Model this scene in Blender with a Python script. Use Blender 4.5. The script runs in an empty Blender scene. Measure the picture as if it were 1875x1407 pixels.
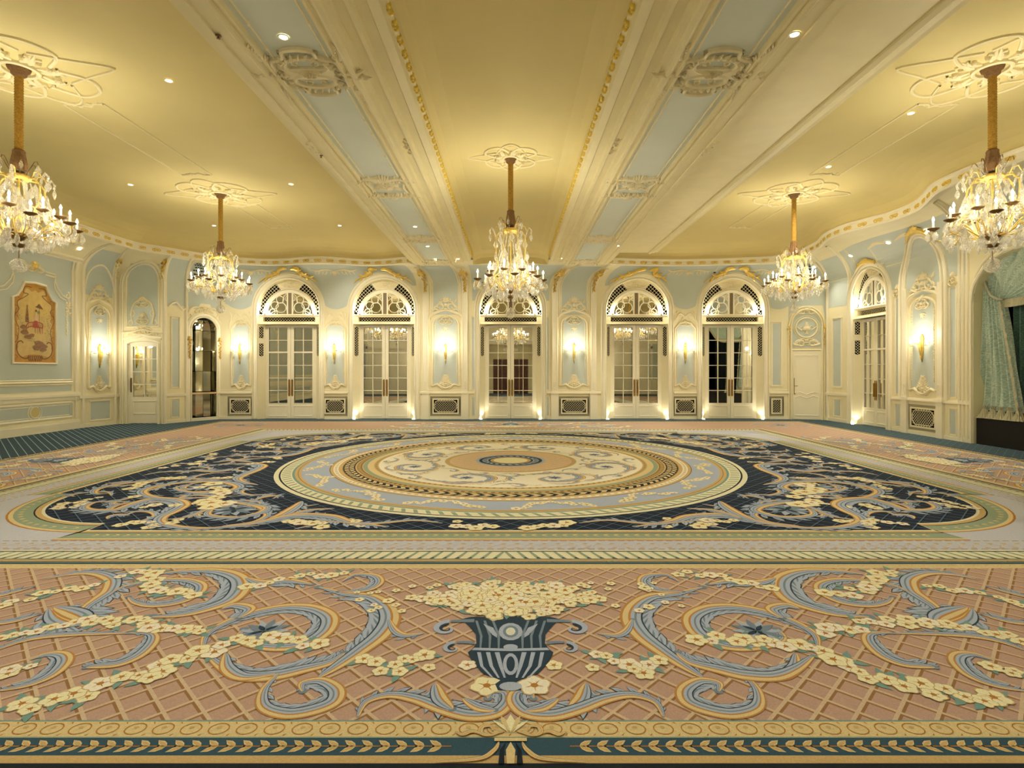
import bpy, math, random
from mathutils import Vector, Matrix
random.seed(7)
PI = math.pi
S = bpy.context.scene
COL = S.collection
# ---------------------------------------------------------------- camera
FPX = 1005.0; CX = 935.0; CY = 679.0; EYE = 1.6          # focal length in px, vanishing point, eye height
cam_d = bpy.data.cameras.new('camera'); cam = bpy.data.objects.new('camera', cam_d); COL.objects.link(cam)
cam.location = (0, 0, EYE); cam.rotation_euler = (PI/2, 0, 0)
cam_d.sensor_width = 36; cam_d.lens = FPX/1875*36
cam_d.shift_x = (937.5-CX)/1875; cam_d.shift_y = (CY-703.5)/1875
cam_d.clip_start = 0.05; cam_d.clip_end = 100
S.camera = cam
# ---------------------------------------------------------------- world, exposure
w = bpy.data.worlds.new('world'); S.world = w; w.use_nodes = True
w.node_tree.nodes['Background'].inputs[0].default_value = (1.0, .86, .6, 1)
w.node_tree.nodes['Background'].inputs[1].default_value = 0.02
S.view_settings.view_transform = 'Standard'; S.view_settings.look = 'None'
S.view_settings.exposure = 2.16; S.view_settings.gamma = 1; S.view_settings.use_curve_mapping = False
S.cycles.use_denoising = True
S.cycles.max_bounces = 7; S.cycles.diffuse_bounces = 4; S.cycles.glossy_bounces = 4
S.cycles.transparent_max_bounces = 12; S.cycles.transmission_bounces = 4
S.cycles.caustics_reflective = False; S.cycles.caustics_refractive = False
S.cycles.sample_clamp_indirect = 6
S.cycles.use_adaptive_sampling = True; S.cycles.adaptive_threshold = 0.03
WARM = (1.0, .92, .74)
CANDLE_W = 11.5; SCONCE_W = 2.8; DOWN_W = 26.0; UP_W = 4.0
# ---------------------------------------------------------------- light makers
def add_light(kind, loc, power, color=WARM, size=.03, parent=None, rot=None, spot=None, blend=.8, name='light'):
    d = bpy.data.lights.new(name, kind); d.energy = power; d.color = color
    if kind in ('POINT', 'SPOT'): d.shadow_soft_size = size
    if kind == 'SPOT': d.spot_size = spot; d.spot_blend = blend
    o = bpy.data.objects.new(name, d); COL.objects.link(o); o.location = loc
    if rot: o.rotation_euler = rot
    if parent: o.parent = parent
    return o
# ---------------------------------------------------------------- materials
def lin(c):
    c /= 255.0
    return c/12.92 if c <= .04045 else ((c+.055)/1.055)**2.4
def rgb(h): return (lin(int(h[0:2], 16)), lin(int(h[2:4], 16)), lin(int(h[4:6], 16)), 1)
M = {}
def mat(name, h, rough=.6, metal=0.0, noise=0.06, scale=3.0, bump=0.0, bscale=60, spec=.5, emit=None, es=0):
    m = bpy.data.materials.new(name); m.use_nodes = True; nt = m.node_tree; b = nt.nodes['Principled BSDF']
    c = rgb(h); b.inputs['Roughness'].default_value = rough; b.inputs['Metallic'].default_value = metal
    b.inputs['Specular IOR Level'].default_value = spec
    tc = nt.nodes.new('ShaderNodeTexCoord')
    n = nt.nodes.new('ShaderNodeTexNoise'); n.inputs['Scale'].default_value = scale; n.inputs['Detail'].default_value = 4
    nt.links.new(tc.outputs['Object'], n.inputs['Vector'])
    r = nt.nodes.new('ShaderNodeValToRGB')
    r.color_ramp.elements[0].position = .3; r.color_ramp.elements[1].position = .7
    r.color_ramp.elements[0].color = tuple(x*(1-noise) for x in c[:3])+(1,)
    r.color_ramp.elements[1].color = tuple(min(1, x*(1+noise)) for x in c[:3])+(1,)
    nt.links.new(n.outputs['Fac'], r.inputs['Fac']); nt.links.new(r.outputs['Color'], b.inputs['Base Color'])
    if bump:
        n2 = nt.nodes.new('ShaderNodeTexNoise'); n2.inputs['Scale'].default_value = bscale; n2.inputs['Detail'].default_value = 2
        nt.links.new(tc.outputs['Object'], n2.inputs['Vector'])
        bp = nt.nodes.new('ShaderNodeBump'); bp.inputs['Strength'].default_value = bump; bp.inputs['Distance'].default_value = .01
        nt.links.new(n2.outputs['Fac'], bp.inputs['Height']); nt.links.new(bp.outputs['Normal'], b.inputs['Normal'])
    if emit:
        b.inputs['Emission Color'].default_value = rgb(emit); b.inputs['Emission Strength'].default_value = es
    M[name] = m; return m
mat('cream', 'F3EAC6', .45, noise=.03, scale=1.5)
mat('cream_white', 'F8F1D8', .4, noise=.02, scale=2)
mat('ceiling_cream', 'DECD8E', .75, noise=.03, scale=.8)
mat('beam_cream', 'EEE2B4', .55, noise=.03)
mat('pale_blue', 'CAD3CC', .6, noise=.03, scale=1.5)
mat('ceiling_blue', 'DCE3D8', .65, noise=.03, scale=1.5)
mat('relief', 'F3E8C4', .5, noise=.04, scale=8)
mat('gilt', 'F0D070', .35, metal=.45, noise=.15, scale=30)
mat('gilt_paint', 'E6C648', .4, metal=.15, noise=.2, scale=30)
mat('bronze', '806440', .35, metal=.8, noise=.2, scale=40)
mat('brass', 'B08A42', .35, metal=.8, noise=.1, scale=20)
mat('dark', '0A0807', .9, noise=.1, spec=.05)
mat('black_cloth', '1B1815', .95, noise=.15, scale=20)
mat('cord', 'A8802C', .9, noise=.25, scale=40, bump=.6, bscale=90)
mat('tassel', '7A5A34', .9, noise=.3, scale=60)
mat('candle', 'F4E8C8', .5, noise=.02, emit='FFE2A8', es=.25)
mat('taupe', '8C7B5E', .7)
mat('white_paint', 'F2EBD2', .4, noise=.02)
mat('marble', 'D9B98E', .35, noise=.2, scale=12)
mat('brown_wood', '5B2E1C', .35, noise=.25, scale=6)
mat('fringe', 'B8B498', .9, noise=.25, scale=60)
mat('plastic_dark', '3A3A38', .3)
def emis(name, h, s):
    m = bpy.data.materials.new(name); m.use_nodes = True; nt = m.node_tree
    b = nt.nodes['Principled BSDF']; b.inputs['Base Color'].default_value = rgb(h)
    tc = nt.nodes.new('ShaderNodeTexCoord'); g = nt.nodes.new('ShaderNodeTexNoise'); nt.links.new(tc.outputs['Object'], g.inputs['Vector'])
    mx = nt.nodes.new('ShaderNodeMix'); mx.data_type = 'RGBA'; mx.inputs['Factor'].default_value = .05
    mx.inputs[6].default_value = rgb(h); nt.links.new(g.outputs['Color'], mx.inputs[7])
    nt.links.new(mx.outputs[2], b.inputs['Emission Color']); b.inputs['Emission Strength'].default_value = s
    M[name] = m
emis('bulb', 'FFEFC8', 16); emis('lamp', 'FFF2D0', 8)
def mirror(name, h, r):
    m = mat(name, h, r, metal=1, noise=.01, scale=.5); return m
mirror('mirror', 'F2F0E6', .015); mirror('antique_mirror', 'B8B4A0', .05)
def crystal():
    m = bpy.data.materials.new('crystal'); m.use_nodes = True; nt = m.node_tree; nt.nodes.clear()
    o = nt.nodes.new('ShaderNodeOutputMaterial'); mx = nt.nodes.new('ShaderNodeMixShader')
    t = nt.nodes.new('ShaderNodeBsdfTransparent'); t.inputs[0].default_value = (.93, .93, .9, 1)
    g = nt.nodes.new('ShaderNodeBsdfGlossy'); g.inputs['Roughness'].default_value = .06; g.inputs[0].default_value = (1, .98, .92, 1)
    f = nt.nodes.new('ShaderNodeLayerWeight'); f.inputs[0].default_value = .55
    tc = nt.nodes.new('ShaderNodeTexCoord'); n = nt.nodes.new('ShaderNodeTexVoronoi'); n.inputs['Scale'].default_value = 45
    nt.links.new(tc.outputs['Object'], n.inputs['Vector'])
    bp = nt.nodes.new('ShaderNodeBump'); bp.inputs['Strength'].default_value = .8; bp.inputs['Distance'].default_value = .02
    nt.links.new(n.outputs['Distance'], bp.inputs['Height']); nt.links.new(bp.outputs['Normal'], g.inputs['Normal']); nt.links.new(bp.outputs['Normal'], f.inputs['Normal'])
    nt.links.new(f.outputs['Facing'], mx.inputs[0]); nt.links.new(t.outputs[0], mx.inputs[1]); nt.links.new(g.outputs[0], mx.inputs[2])
    tr = nt.nodes.new('ShaderNodeBsdfTranslucent'); tr.inputs[0].default_value = (1, .98, .92, 1); m2 = nt.nodes.new('ShaderNodeMixShader'); m2.inputs[0].default_value = .22
    nt.links.new(mx.outputs[0], m2.inputs[1]); nt.links.new(tr.outputs[0], m2.inputs[2]); nt.links.new(m2.outputs[0], o.inputs[0]); M['crystal'] = m
crystal()
# expression helper for node patterns
class NX:
    def __init__(s, nt): s.nt = nt
    def m(s, op, a, b=0.0, c=None):
        n = s.nt.nodes.new('ShaderNodeMath'); n.operation = op
        for i, v in enumerate((a, b, c)):
            if v is None: continue
            if isinstance(v, (int, float)): n.inputs[i].default_value = v
            else: s.nt.links.new(v, n.inputs[i])
        return n.outputs[0]
    def mix(s, f, a, b):
        n = s.nt.nodes.new('ShaderNodeMix'); n.data_type = 'RGBA'
        if isinstance(f, (int, float)): n.inputs['Factor'].default_value = f
        else: s.nt.links.new(f, n.inputs['Factor'])
        for i, v in ((6, a), (7, b)):
            if isinstance(v, tuple): n.inputs[i].default_value = v
            else: s.nt.links.new(v, n.inputs[i])
        return n.outputs[2]
def pattern_mat(name, fn, rough=.9, bump=0.0):
    m = bpy.data.materials.new(name); m.use_nodes = True; nt = m.node_tree; b = nt.nodes['Principled BSDF']
    b.inputs['Roughness'].default_value = rough; b.inputs['Specular IOR Level'].default_value = .15
    tc = nt.nodes.new('ShaderNodeTexCoord'); sp = nt.nodes.new('ShaderNodeSeparateXYZ'); nt.links.new(tc.outputs['Object'], sp.inputs[0])
    x = NX(nt); n = nt.nodes.new('ShaderNodeTexNoise'); n.inputs['Scale'].default_value = 140; n.inputs['Detail'].default_value = 3
    nt.links.new(tc.outputs['Object'], n.inputs['Vector'])
    c = fn(x, sp.outputs[0], sp.outputs[1], sp.outputs[2])
    v = x.m('MULTIPLY_ADD', n.outputs['Fac'], .5, .75)
    h = nt.nodes.new('ShaderNodeHueSaturation'); nt.links.new(v, h.inputs['Value'])
    if isinstance(c, tuple): h.inputs['Color'].default_value = c
    else: nt.links.new(c, h.inputs['Color'])
    nt.links.new(h.outputs[0], b.inputs['Base Color'])
    M[name] = m; return m
def cool(h, k=(1.05, 1.18, 1.33)):
    c = rgb(h); return tuple(min(1, a*b) for a, b in zip(c[:3], k))+(1,)
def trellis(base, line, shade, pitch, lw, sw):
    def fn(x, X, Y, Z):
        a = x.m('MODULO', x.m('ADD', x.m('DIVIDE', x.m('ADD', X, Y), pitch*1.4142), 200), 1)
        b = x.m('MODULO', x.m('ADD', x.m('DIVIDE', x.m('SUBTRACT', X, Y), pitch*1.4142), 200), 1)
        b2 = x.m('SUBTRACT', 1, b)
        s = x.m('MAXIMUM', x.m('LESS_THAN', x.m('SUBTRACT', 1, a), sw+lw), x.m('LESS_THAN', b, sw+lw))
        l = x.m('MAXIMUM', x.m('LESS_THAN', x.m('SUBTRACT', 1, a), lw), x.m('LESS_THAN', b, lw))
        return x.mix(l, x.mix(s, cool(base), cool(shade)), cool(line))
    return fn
def stripes(base, l1, l2, pitch):
    def fn(x, X, Y, Z):
        a = x.m('MODULO', x.m('ADD', x.m('DIVIDE', x.m('ADD', X, Y), pitch*1.4142), 200), 1)
        b = x.m('MODULO', x.m('ADD', x.m('DIVIDE', x.m('SUBTRACT', X, Y), pitch*1.4142), 200), 1)
        c = x.m('MODULO', x.m('ADD', x.m('DIVIDE', Y, .03), 900), 1)
        c0 = x.mix(x.m('LESS_THAN', c, .35), cool(base), rgb('1E2C36'))
        return x.mix(x.m('LESS_THAN', a, .1), x.mix(x.m('LESS_THAN', b, .06), c0, cool(l2)), cool(l1))
    return fn
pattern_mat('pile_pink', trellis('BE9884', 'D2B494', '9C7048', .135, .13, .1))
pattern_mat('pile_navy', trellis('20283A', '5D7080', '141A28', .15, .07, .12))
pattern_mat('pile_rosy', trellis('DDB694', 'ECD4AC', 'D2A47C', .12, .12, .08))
pattern_mat('floor_carpet', stripes('3C4E56', '98A6A2', '5C6E74', .125))
PILE = dict(c_gold='CDA870', c_cream='E6D8B4', c_green='98A084', c_lav='C4BEC2', c_dark='24292F', c_teal='3B5460', c_bluegray='7C8894',
            c_orange='C08648', c_yellow='DDC08A', c_lilac='AEB2C0', c_deep='33424F', c_leaf='7C9A90', c_white='DDD5C0', c_ivory='F2E2C8', c_brown='8A6A3A', c_rust='B87A3A', c_pale='F0E0B4')
for k, v in PILE.items(): pattern_mat(k, (lambda h: (lambda x, X, Y, Z: cool(h)))(v))
# ---------------------------------------------------------------- mesh builder
class MB:
    """collects polygons, in plain coordinates or through a surface map f(u, v, n)"""
    def __init__(s, fmap=None): s.v = []; s.f = []; s.mi = []; s.sm = []; s.map = fmap; s.cur = 0; s.smooth = False
    def P(s, p):
        s.v.append(tuple(s.map(*p)) if s.map else tuple(p)); return len(s.v)-1
    def F(s, idx): s.f.append(tuple(idx)); s.mi.append(s.cur); s.sm.append(s.smooth)
    def poly(s, pts): s.F([s.P(p) for p in pts])
    def grid(s, rows, close=False):
        idx = [[s.P(p) for p in r] for r in rows]
        for a, b in zip(idx, idx[1:]):
            n = len(a)
            for i in range(n if close else n-1):
                j = (i+1) % n; s.F((a[i], a[j], b[j], b[i]))
        return idx
    def box(s, a0, a1, b0, b1, c0, c1, nb=1):
        for k in range(nb):
            lo = b0+(b1-b0)*k/nb; hi = b0+(b1-b0)*(k+1)/nb
            p = [s.P(q) for q in ((a0, lo, c0), (a1, lo, c0), (a1, hi, c0), (a0, hi, c0), (a0, lo, c1), (a1, lo, c1), (a1, hi, c1), (a0, hi, c1))]
            for q in ((0, 3, 2, 1), (4, 5, 6, 7), (0, 4, 7, 3), (1, 2, 6, 5)): s.F([p[i] for i in q])
            if k == 0: s.F([p[i] for i in (0, 1, 5, 4)])
            if k == nb-1: s.F([p[i] for i in (3, 7, 6, 2)])
    def prism(s, pts, n0, n1):
        """2-D outline (u, v) raised from n0 to n1"""
        a = [s.P((u, v, n0)) for u, v in pts]; b = [s.P((u, v, n1)) for u, v in pts]; k = len(pts)
        for i in range(k): s.F((a[i], a[(i+1) % k], b[(i+1) % k], b[i]))
        s.F(b); s.F(a[::-1])
    def ridge(s, pts, w, h, n0=0.0, prof=None, close=False):
        """moulding along a 2-D path in the (u, v) surface; w, h numbers or lists; half-round section"""
        k = len(pts); prof = prof or [(-.5, 0), (-.4, .7), (0, 1), (.4, .7), (.5, 0)]
        rows = []
        for i, (x, y) in enumerate(pts):
            if close: p0 = pts[(i-1) % k]; p1 = pts[(i+1) % k]
            else: p0 = pts[max(i-1, 0)]; p1 = pts[min(i+1, k-1)]
            dx, dy = p1[0]-p0[0], p1[1]-p0[1]; L = math.hypot(dx, dy) or 1; nx, ny = -dy/L, dx/L
            ww = w[i] if isinstance(w, (list, tuple)) else w; hh = h[i] if isinstance(h, (list, tuple)) else h
            m = 1.0
            if not close and 0 < i < k-1 or close:
                a = pts[(i-1) % k]; c = pts[(i+1) % k]
                d1 = (x-a[0], y-a[1]); d2 = (c[0]-x, c[1]-y); l1 = math.hypot(*d1) or 1; l2 = math.hypot(*d2) or 1
                cs = (d1[0]*d2[0]+d1[1]*d2[1])/l1/l2; m = min(1.6, 1/max(.5, math.sqrt(max(0, (1+cs)/2))))
            rows.append([(x+nx*ww*q*m, y+ny*ww*q*m, n0+hh*r) for q, r in prof])
        if close: rows.append(rows[0])
        s.grid(rows)
    def tube(s, pts, r, n=6, cap=True):
        k = len(pts); rows = []; pv = None
        P3 = [Vector(p) for p in pts]
        for i in range(k):
            t = (P3[min(i+1, k-1)]-P3[max(i-1, 0)]); t = t.normalized() if t.length > 1e-9 else Vector((0, 0, 1))
            if pv is None:
                a = Vector((0, 0, 1)) if abs(t.z) < .9 else Vector((1, 0, 0)); pv = t.cross(a).normalized()
            pv = (pv - t*pv.dot(t)); pv = pv.normalized() if pv.length > 1e-6 else t.orthogonal().normalized()
            q = t.cross(pv); rr = r[i] if isinstance(r, (list, tuple)) else r
            rows.append([P3[i]+pv*math.cos(2*PI*j/n)*rr+q*math.sin(2*PI*j/n)*rr for j in range(n)])
        idx = s.grid(rows, close=True)
        if cap: s.F(idx[0][::-1]); s.F(idx[-1])
    def lathe(s, prof, n=16, c=(0, 0, 0)):
        rows = [[(c[0]+r*math.cos(2*PI*j/n), c[1]+r*math.sin(2*PI*j/n), c[2]+z) for j in range(n)] for r, z in prof]
        s.grid(rows, close=True)
    def build(s, name, mats, parent=None, kind=None, smooth=False, **tags):
        me = bpy.data.meshes.new(name); me.from_pydata(s.v, [], s.f)
        if isinstance(mats, str): mats = [mats]
        for m in mats: me.materials.append(M[m])
        if len(mats) > 1: me.polygons.foreach_set('material_index', s.mi)
        if smooth: me.polygons.foreach_set('use_smooth', [True]*len(me.polygons))
        elif any(s.sm): me.polygons.foreach_set('use_smooth', s.sm)
        me.update()
        o = bpy.data.objects.new(name, me); COL.objects.link(o)
        if parent is not None: o.parent = parent
        if kind: o['kind'] = kind
        for k, v in tags.items():
            if v: o[k] = v
        return o
def empty(name, loc=(0, 0, 0), rotz=0, label=None, category=None, group=None, kind=None):
    o = bpy.data.objects.new(name, None); COL.objects.link(o); o.location = loc; o.rotation_euler = (0, 0, rotz); o.empty_display_size = .1
    if label: o['label'] = label
    if category: o['category'] = category
    if group: o['group'] = group
    if kind: o['kind'] = kind
    return o
def copy_tree(o, parent=None, first=True):
    c = o.copy(); COL.objects.link(c)
    if not first: c.parent = parent
    for ch in list(o.children):
        if ch.type == 'LIGHT' or True: copy_tree(ch, c, False)
    return c
def retag(o, label, group=None):
    o['label'] = label
    if group: o['group'] = group
# ---------------------------------------------------------------- 2-D curves
def cr(pts, n=6, close=False):
    """smooth curve through points"""
    out = []; k = len(pts)
    for i in range(k if close else k-1):
        p = [pts[(i+j) % k] if close else pts[min(max(i+j, 0), k-1)] for j in (-1, 0, 1, 2)]
        for q in range(n):
            t = q/n; a = []
            for d in range(len(p[0])):
                p0, p1, p2, p3 = (z[d] for z in p)
                a.append(.5*(2*p1+(p2-p0)*t+(2*p0-5*p1+4*p2-p3)*t*t+(3*p1-p0-3*p2+p3)*t**3))
            out.append(tuple(a))
    if not close: out.append(tuple(pts[-1]))
    return out
def arc(cx, cy, r, a0, a1, n=16, ry=None):
    ry = ry or r
    return [(cx+r*math.cos(math.radians(a0+(a1-a0)*i/n)), cy+ry*math.sin(math.radians(a0+(a1-a0)*i/n))) for i in range(n+1)]
def spiral(cx, cy, r, a0, turns, sgn=1, n=20, end=.15):
    out = []
    for i in range(n+1):
        t = i/n; a = math.radians(a0)+sgn*2*PI*turns*t; q = r*(1-t*(1-end))
        out.append((cx+q*math.cos(a), cy+q*math.sin(a)))
    return out
def mir(pts, cx): return [(2*cx-x, y) for x, y in pts]

def damask(c1, c2, sc=1.0):
    def fn(x, X, Y, Z):
        nt = x.nt; cb = nt.nodes.new('ShaderNodeCombineXYZ'); nt.links.new(Y, cb.inputs[0]); nt.links.new(Z, cb.inputs[1])
        n = nt.nodes.new('ShaderNodeTexNoise'); n.inputs['Scale'].default_value = 6*sc; n.inputs['Detail'].default_value = 2; nt.links.new(cb.outputs[0], n.inputs['Vector'])
        r = x.m('MODULO', x.m('MULTIPLY', n.outputs['Fac'], 14), 1)
        return x.mix(x.m('LESS_THAN', r, .45), rgb(c1), rgb(c2))
    return fn
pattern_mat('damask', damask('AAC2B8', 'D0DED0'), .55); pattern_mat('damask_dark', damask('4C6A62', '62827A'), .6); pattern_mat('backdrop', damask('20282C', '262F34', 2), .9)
# ================================================================ FLOOR AND CARPET
b = MB(); b.poly([(-13.2, -2.2, 0), (12.2, -2.2, 0), (12.2, 19.2, 0), (-13.2, 19.2, 0)])
b.build('floor', 'floor_carpet', kind='structure')
YC = 9.76
def carpet():
    names = ['pile_pink', 'pile_navy', 'pile_rosy'] + list(PILE.keys()); ix = {n: i for i, n in enumerate(names)}
    b = MB(); lay = [0.004]
    def z(): return lay[0]
    def up(d=.0004): lay[0] += d
    def poly(pts, m, dz=0): b.cur = ix[m]; b.poly([(x, y, lay[0]+dz) for x, y in pts])
    def strip(A, B, m, dz=0):
        b.cur = ix[m]; ia = [b.P((x, y, lay[0]+dz)) for x, y in A]; ib = [b.P((x, y, lay[0]+dz)) for x, y in B]
        for i in range(len(A)-1): b.F((ia[i], ia[i+1], ib[i+1], ib[i]))
    def rect(o): X = o+1.59; return [(-X, YC-o), (X, YC-o), (X, YC+o), (-X, YC+o)]
    def band(o0, o1, m):
        A = rect(o0); B = rect(o1); strip(A+A[:1], B+B[:1], m)
    def ring(r0, r1, m, n=120):
        A = arc(0, YC, r0, 0, 360, n); B = arc(0, YC, r1, 0, 360, n); strip(A, B, m)
    # thickness of the rug
    b.cur = ix['c_dark']; R = rect(7.56)
    for i in range(4):
        p, q = R[i], R[(i+1) % 4]; b.poly([(p[0], p[1], 0), (q[0], q[1], 0), (q[0], q[1], .004), (p[0], p[1], .004)])
    # concentric bands of the border, from outside in (o = distance from centre towards the near side)
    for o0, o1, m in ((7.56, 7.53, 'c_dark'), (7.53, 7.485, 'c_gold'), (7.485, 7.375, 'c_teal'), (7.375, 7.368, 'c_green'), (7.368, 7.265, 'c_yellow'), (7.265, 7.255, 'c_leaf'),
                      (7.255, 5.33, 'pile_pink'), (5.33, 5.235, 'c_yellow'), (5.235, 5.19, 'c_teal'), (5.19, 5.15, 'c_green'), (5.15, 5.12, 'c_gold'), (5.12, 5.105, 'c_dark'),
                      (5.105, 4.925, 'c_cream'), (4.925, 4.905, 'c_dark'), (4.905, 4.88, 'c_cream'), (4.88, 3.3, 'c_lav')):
        band(o0, o1, m)
    # navy field with notched, rounded corners and its outline bands
    def field(e):
        c = .7071
        r = 1.36+e; q = []
        hx, hy = 5.85+e, 4.27+e; cxx, cyy = 4.24, 2.66
        ax = cxx-.02+e*.35; by = cyy-.02+e*.35
        q = [(0, -hy), (ax+.0, -hy)]
        s0 = math.degrees(math.asin(min(1, (cxx-ax)/r)))
        for i in range(17):
            a = math.radians(-90+90*i/16); q.append((cxx+r*math.cos(a), -cyy+r*math.sin(a)))
        q += [(hx, -by), (hx, 0)]
        out = q + [(x, -y) for x, y in q[::-1][1:]]
        out += [(-x, y) for x, y in out[::-1][1:-1]]
        return [(x, YC+y) for x, y in out]
    F = [field(e) for e in (.33, .31, .27, .1, .085, .03, 0)]
    up()
    for A, B_, m in zip(F, F[1:], ('c_rust', 'c_yellow', 'c_green', 'c_dark', 'c_gold', 'c_cream')): strip(A+A[:1], B_+B_[:1], m)
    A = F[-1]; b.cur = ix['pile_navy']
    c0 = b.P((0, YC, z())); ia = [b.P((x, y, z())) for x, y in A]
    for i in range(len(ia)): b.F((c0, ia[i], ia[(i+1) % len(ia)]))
    up()
    # medallion
    rr = [(3.87, 'c_cream'), (3.80, 'c_dark'), (3.775, 'c_cream'), (3.61, 'c_leaf'), (3.575, 'c_gold'), (3.53, 'c_brown'), (3.52, 'c_gold'), (3.48, 'c_lilac'), (3.06, 'c_brown'), (3.045, 'c_gold'), (3.0, 'c_ivory'),
          (2.92, 'c_gold'), (2.86, 'c_brown'), (2.845, 'c_dark'), (2.66, 'c_gold'), (2.63, 'c_brown'), (2.55, 'c_gold'), (2.53, 'c_green'), (2.46, 'c_yellow'), (2.36, 'c_gold'), (2.28, 'c_ivory'),
          (1.16, 'c_gold'), (1.08, 'pile_rosy'), (.62, 'c_lilac'), (.56, 'c_deep'), (.5, 'c_lilac'), (.4, 'c_deep'), (.36, 'c_gold'), (.3, 'c_pale')]
    for (r0, m), (r1, _) in zip(rr, rr[1:]+[(0.001, '')]): ring(r0, r1, m)
    up()
    def rot(p, a, c): return (c[0]+p[0]*math.cos(a)-p[1]*math.sin(a), c[1]+p[0]*math.sin(a)+p[1]*math.cos(a))
    def leaf(c, a, L, W, m, dz=0):
        q = [(0, 0), (.25*L, .38*W), (.6*L, .45*W), (L, 0), (.6*L, -.45*W), (.25*L, -.38*W)]
        poly([rot(p, a, c) for p in q], m, dz)
    # radial bars on rope rings
    def rope(r0, r1, n, m, skew=.6, w=.5):
        for i in range(n):
            a = 2*PI*i/n; d = 2*PI/n
            q = [(r0, a), (r0, a+d*w), (r1, a+d*(w+skew)), (r1, a+d*skew)]
            poly([(r*math.cos(t), YC+r*math.sin(t)) for r, t in q], m)
    rope(3.63, 3.76, 150, 'c_green', .5, .35); rope(2.68, 2.75, 110, 'c_yellow', .5, .55); rope(2.83, 2.76, 110, 'c_yellow', .5, .55)
    rope(2.3, 2.34, 150, 'c_brown', 0, .4); rope(2.57, 2.62, 160, 'c_gold', 0, .5); rope(2.94, 2.98, 160, 'c_gold', 0, .5); rope(.42, .49, 24, 'c_deep', .3, .5)
    for i in range(30):
        for s in (1, -1):
            P_ = [((.66+.4*t)*math.cos(2*PI*i/30+s*t*.35), YC+(.66+.4*t)*math.sin(2*PI*i/30+s*t*.35)) for t in [j/6 for j in range(7)]]
            Q_ = [((.66+.4*t)*math.cos(.02+2*PI*i/30+s*t*.35), YC+(.66+.4*t)*math.sin(.02+2*PI*i/30+s*t*.35)) for t in [j/6 for j in range(7)]]
            strip(P_, Q_, 'c_yellow')
    # ---- repeated motifs along the straight bands
    def along(o, pitch, fn):
        X = o+1.59
        for side in range(4):
            L = 2*X if side % 2 == 0 else 2*o; n = max(1, round(L/pitch))
            for i in range(n):
                t = -L/2+L*(i+.5)/n
                if side == 0: c, a = (t, YC-o), 0
                elif side == 1: c, a = (X, YC+t), PI/2
                elif side == 2: c, a = (-t, YC+o), PI
                else: c, a = (-X, YC-t), -PI/2
                fn(c, a, t, L)
    def rope_s(c, a, t, L):
        s = 1 if t < 0 else -1
        poly([rot(p, a, c) for p in ((-.045*s, -.085), (-.005*s, -.085), (.055*s, .085), (.03*s, .085))], 'c_green')
        poly([rot(p, a, c) for p in ((-.05*s, -.085), (-.01*s, -.085), (-.01*s, -.05))], 'c_deep', .0003)
    along(5.015, .107, rope_s)
    def egg(c, a, t, L):
        k = [rot((.046*math.cos(q), .04*math.sin(q)), a, c) for q in [2*PI*i/14 for i in range(15)]]
        k2 = [rot((.041*math.cos(q), .035*math.sin(q)), a, c) for q in [2*PI*i/14 for i in range(15)]]
        strip(k, k2, 'c_rust'); k3 = [rot((.012*math.cos(q)-.002, .01+.01*math.sin(q)), a, c) for q in [2*PI*i/7 for i in range(7)]]
        poly(k3, 'c_gold')
        for s in (-1, 1): poly([rot((p[0], s*p[1]), a, c) for p in ((.052, .045), (.066, .03), (.06, .046))], 'c_rust')
    along(7.316, .124, egg)
    def lf(c, a, t, L):
        if abs(t) < .22: return
        s = 1 if t > 0 else -1; base = a if s > 0 else a+PI
        m = 'c_gold'
        for w_ in (.55, -.55): leaf(c, base+w_*1.05, .068, .03, 'c_yellow'); leaf(c, base+w_, .062, .018, m, .0002)
        poly([rot(p, a, c) for p in ((-.04, -.003), (.04, -.003), (.04, .003), (-.04, .003))], 'c_rust')
    along(7.43, .073, lf)
    def lf2(c, a, t, L):
        s = 1 if t > 0 else -1; base = a if s > 0 else a+PI
        for w_ in (.5, -.5): leaf(c, base+w_, .07, .022, 'c_yellow')
    def edge_lf(c, a, t, L):
        if abs(t) < L/2-2.0: lf2(c, a, t, L)
    along(4.44, .1, edge_lf)
    for sx in (-1, 1):                       # leaves round the scalloped corners
        for sy in (-1, 1):
            for i in range(17):
                g = math.radians(-85+80*i/16); c = (sx*(4.24+1.54*math.cos(g)), YC+sy*(2.66-1.54*math.sin(g)*1) if False else YC+sy*(2.66+1.54*math.sin(-g)))
                ta = math.atan2(sy*math.cos(g), -sx*math.sin(-g)*-1)
                for w_ in (.5, -.5): leaf(c, ta+w_, .07, .022, 'c_yellow')
    def wig(c, a, t, L):
        q = [rot(p, a, c) for p in cr([(-.06, -.02), (-.02, .03), (.02, -.03), (.06, .02)], 3)]
        q2 = [(x+.0, y+.012) if abs(math.sin(a)) < .5 else (x+.012, y) for x, y in q]; strip(q, q2, 'c_yellow')
        poly([rot(p, a, c) for p in ((-.03, .06), (0, .045), (.03, .06), (0, .075))], 'c_gold')
        poly([rot(p, a, c) for p in ((-.03, -.06), (0, -.045), (.03, -.06), (0, -.075))], 'c_gold')
    along(4.76, .125, wig)
    def squig(c, a, t, L):
        q = [rot(p, a, c) for p in arc(0, -.02, .045, 20, 160, 6)]; q2 = [rot(p, a, c) for p in arc(0, -.02, .04, 20, 160, 6)]; strip(q, q2, 'c_gold')
    along(5.28, .1, squig)
    def dash(c, a, t, L): poly([rot(p, a, c) for p in ((-.03, -.006), (.03, -.006), (.03, .006), (-.03, .006))], 'c_rust')
    along(4.855, .09, dash); along(4.62, .09, dash); along(5.17, .05, dash)
    up()
    # ---- flowers, garlands, acanthus scrolls
    zr = random.Random(11)
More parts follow.
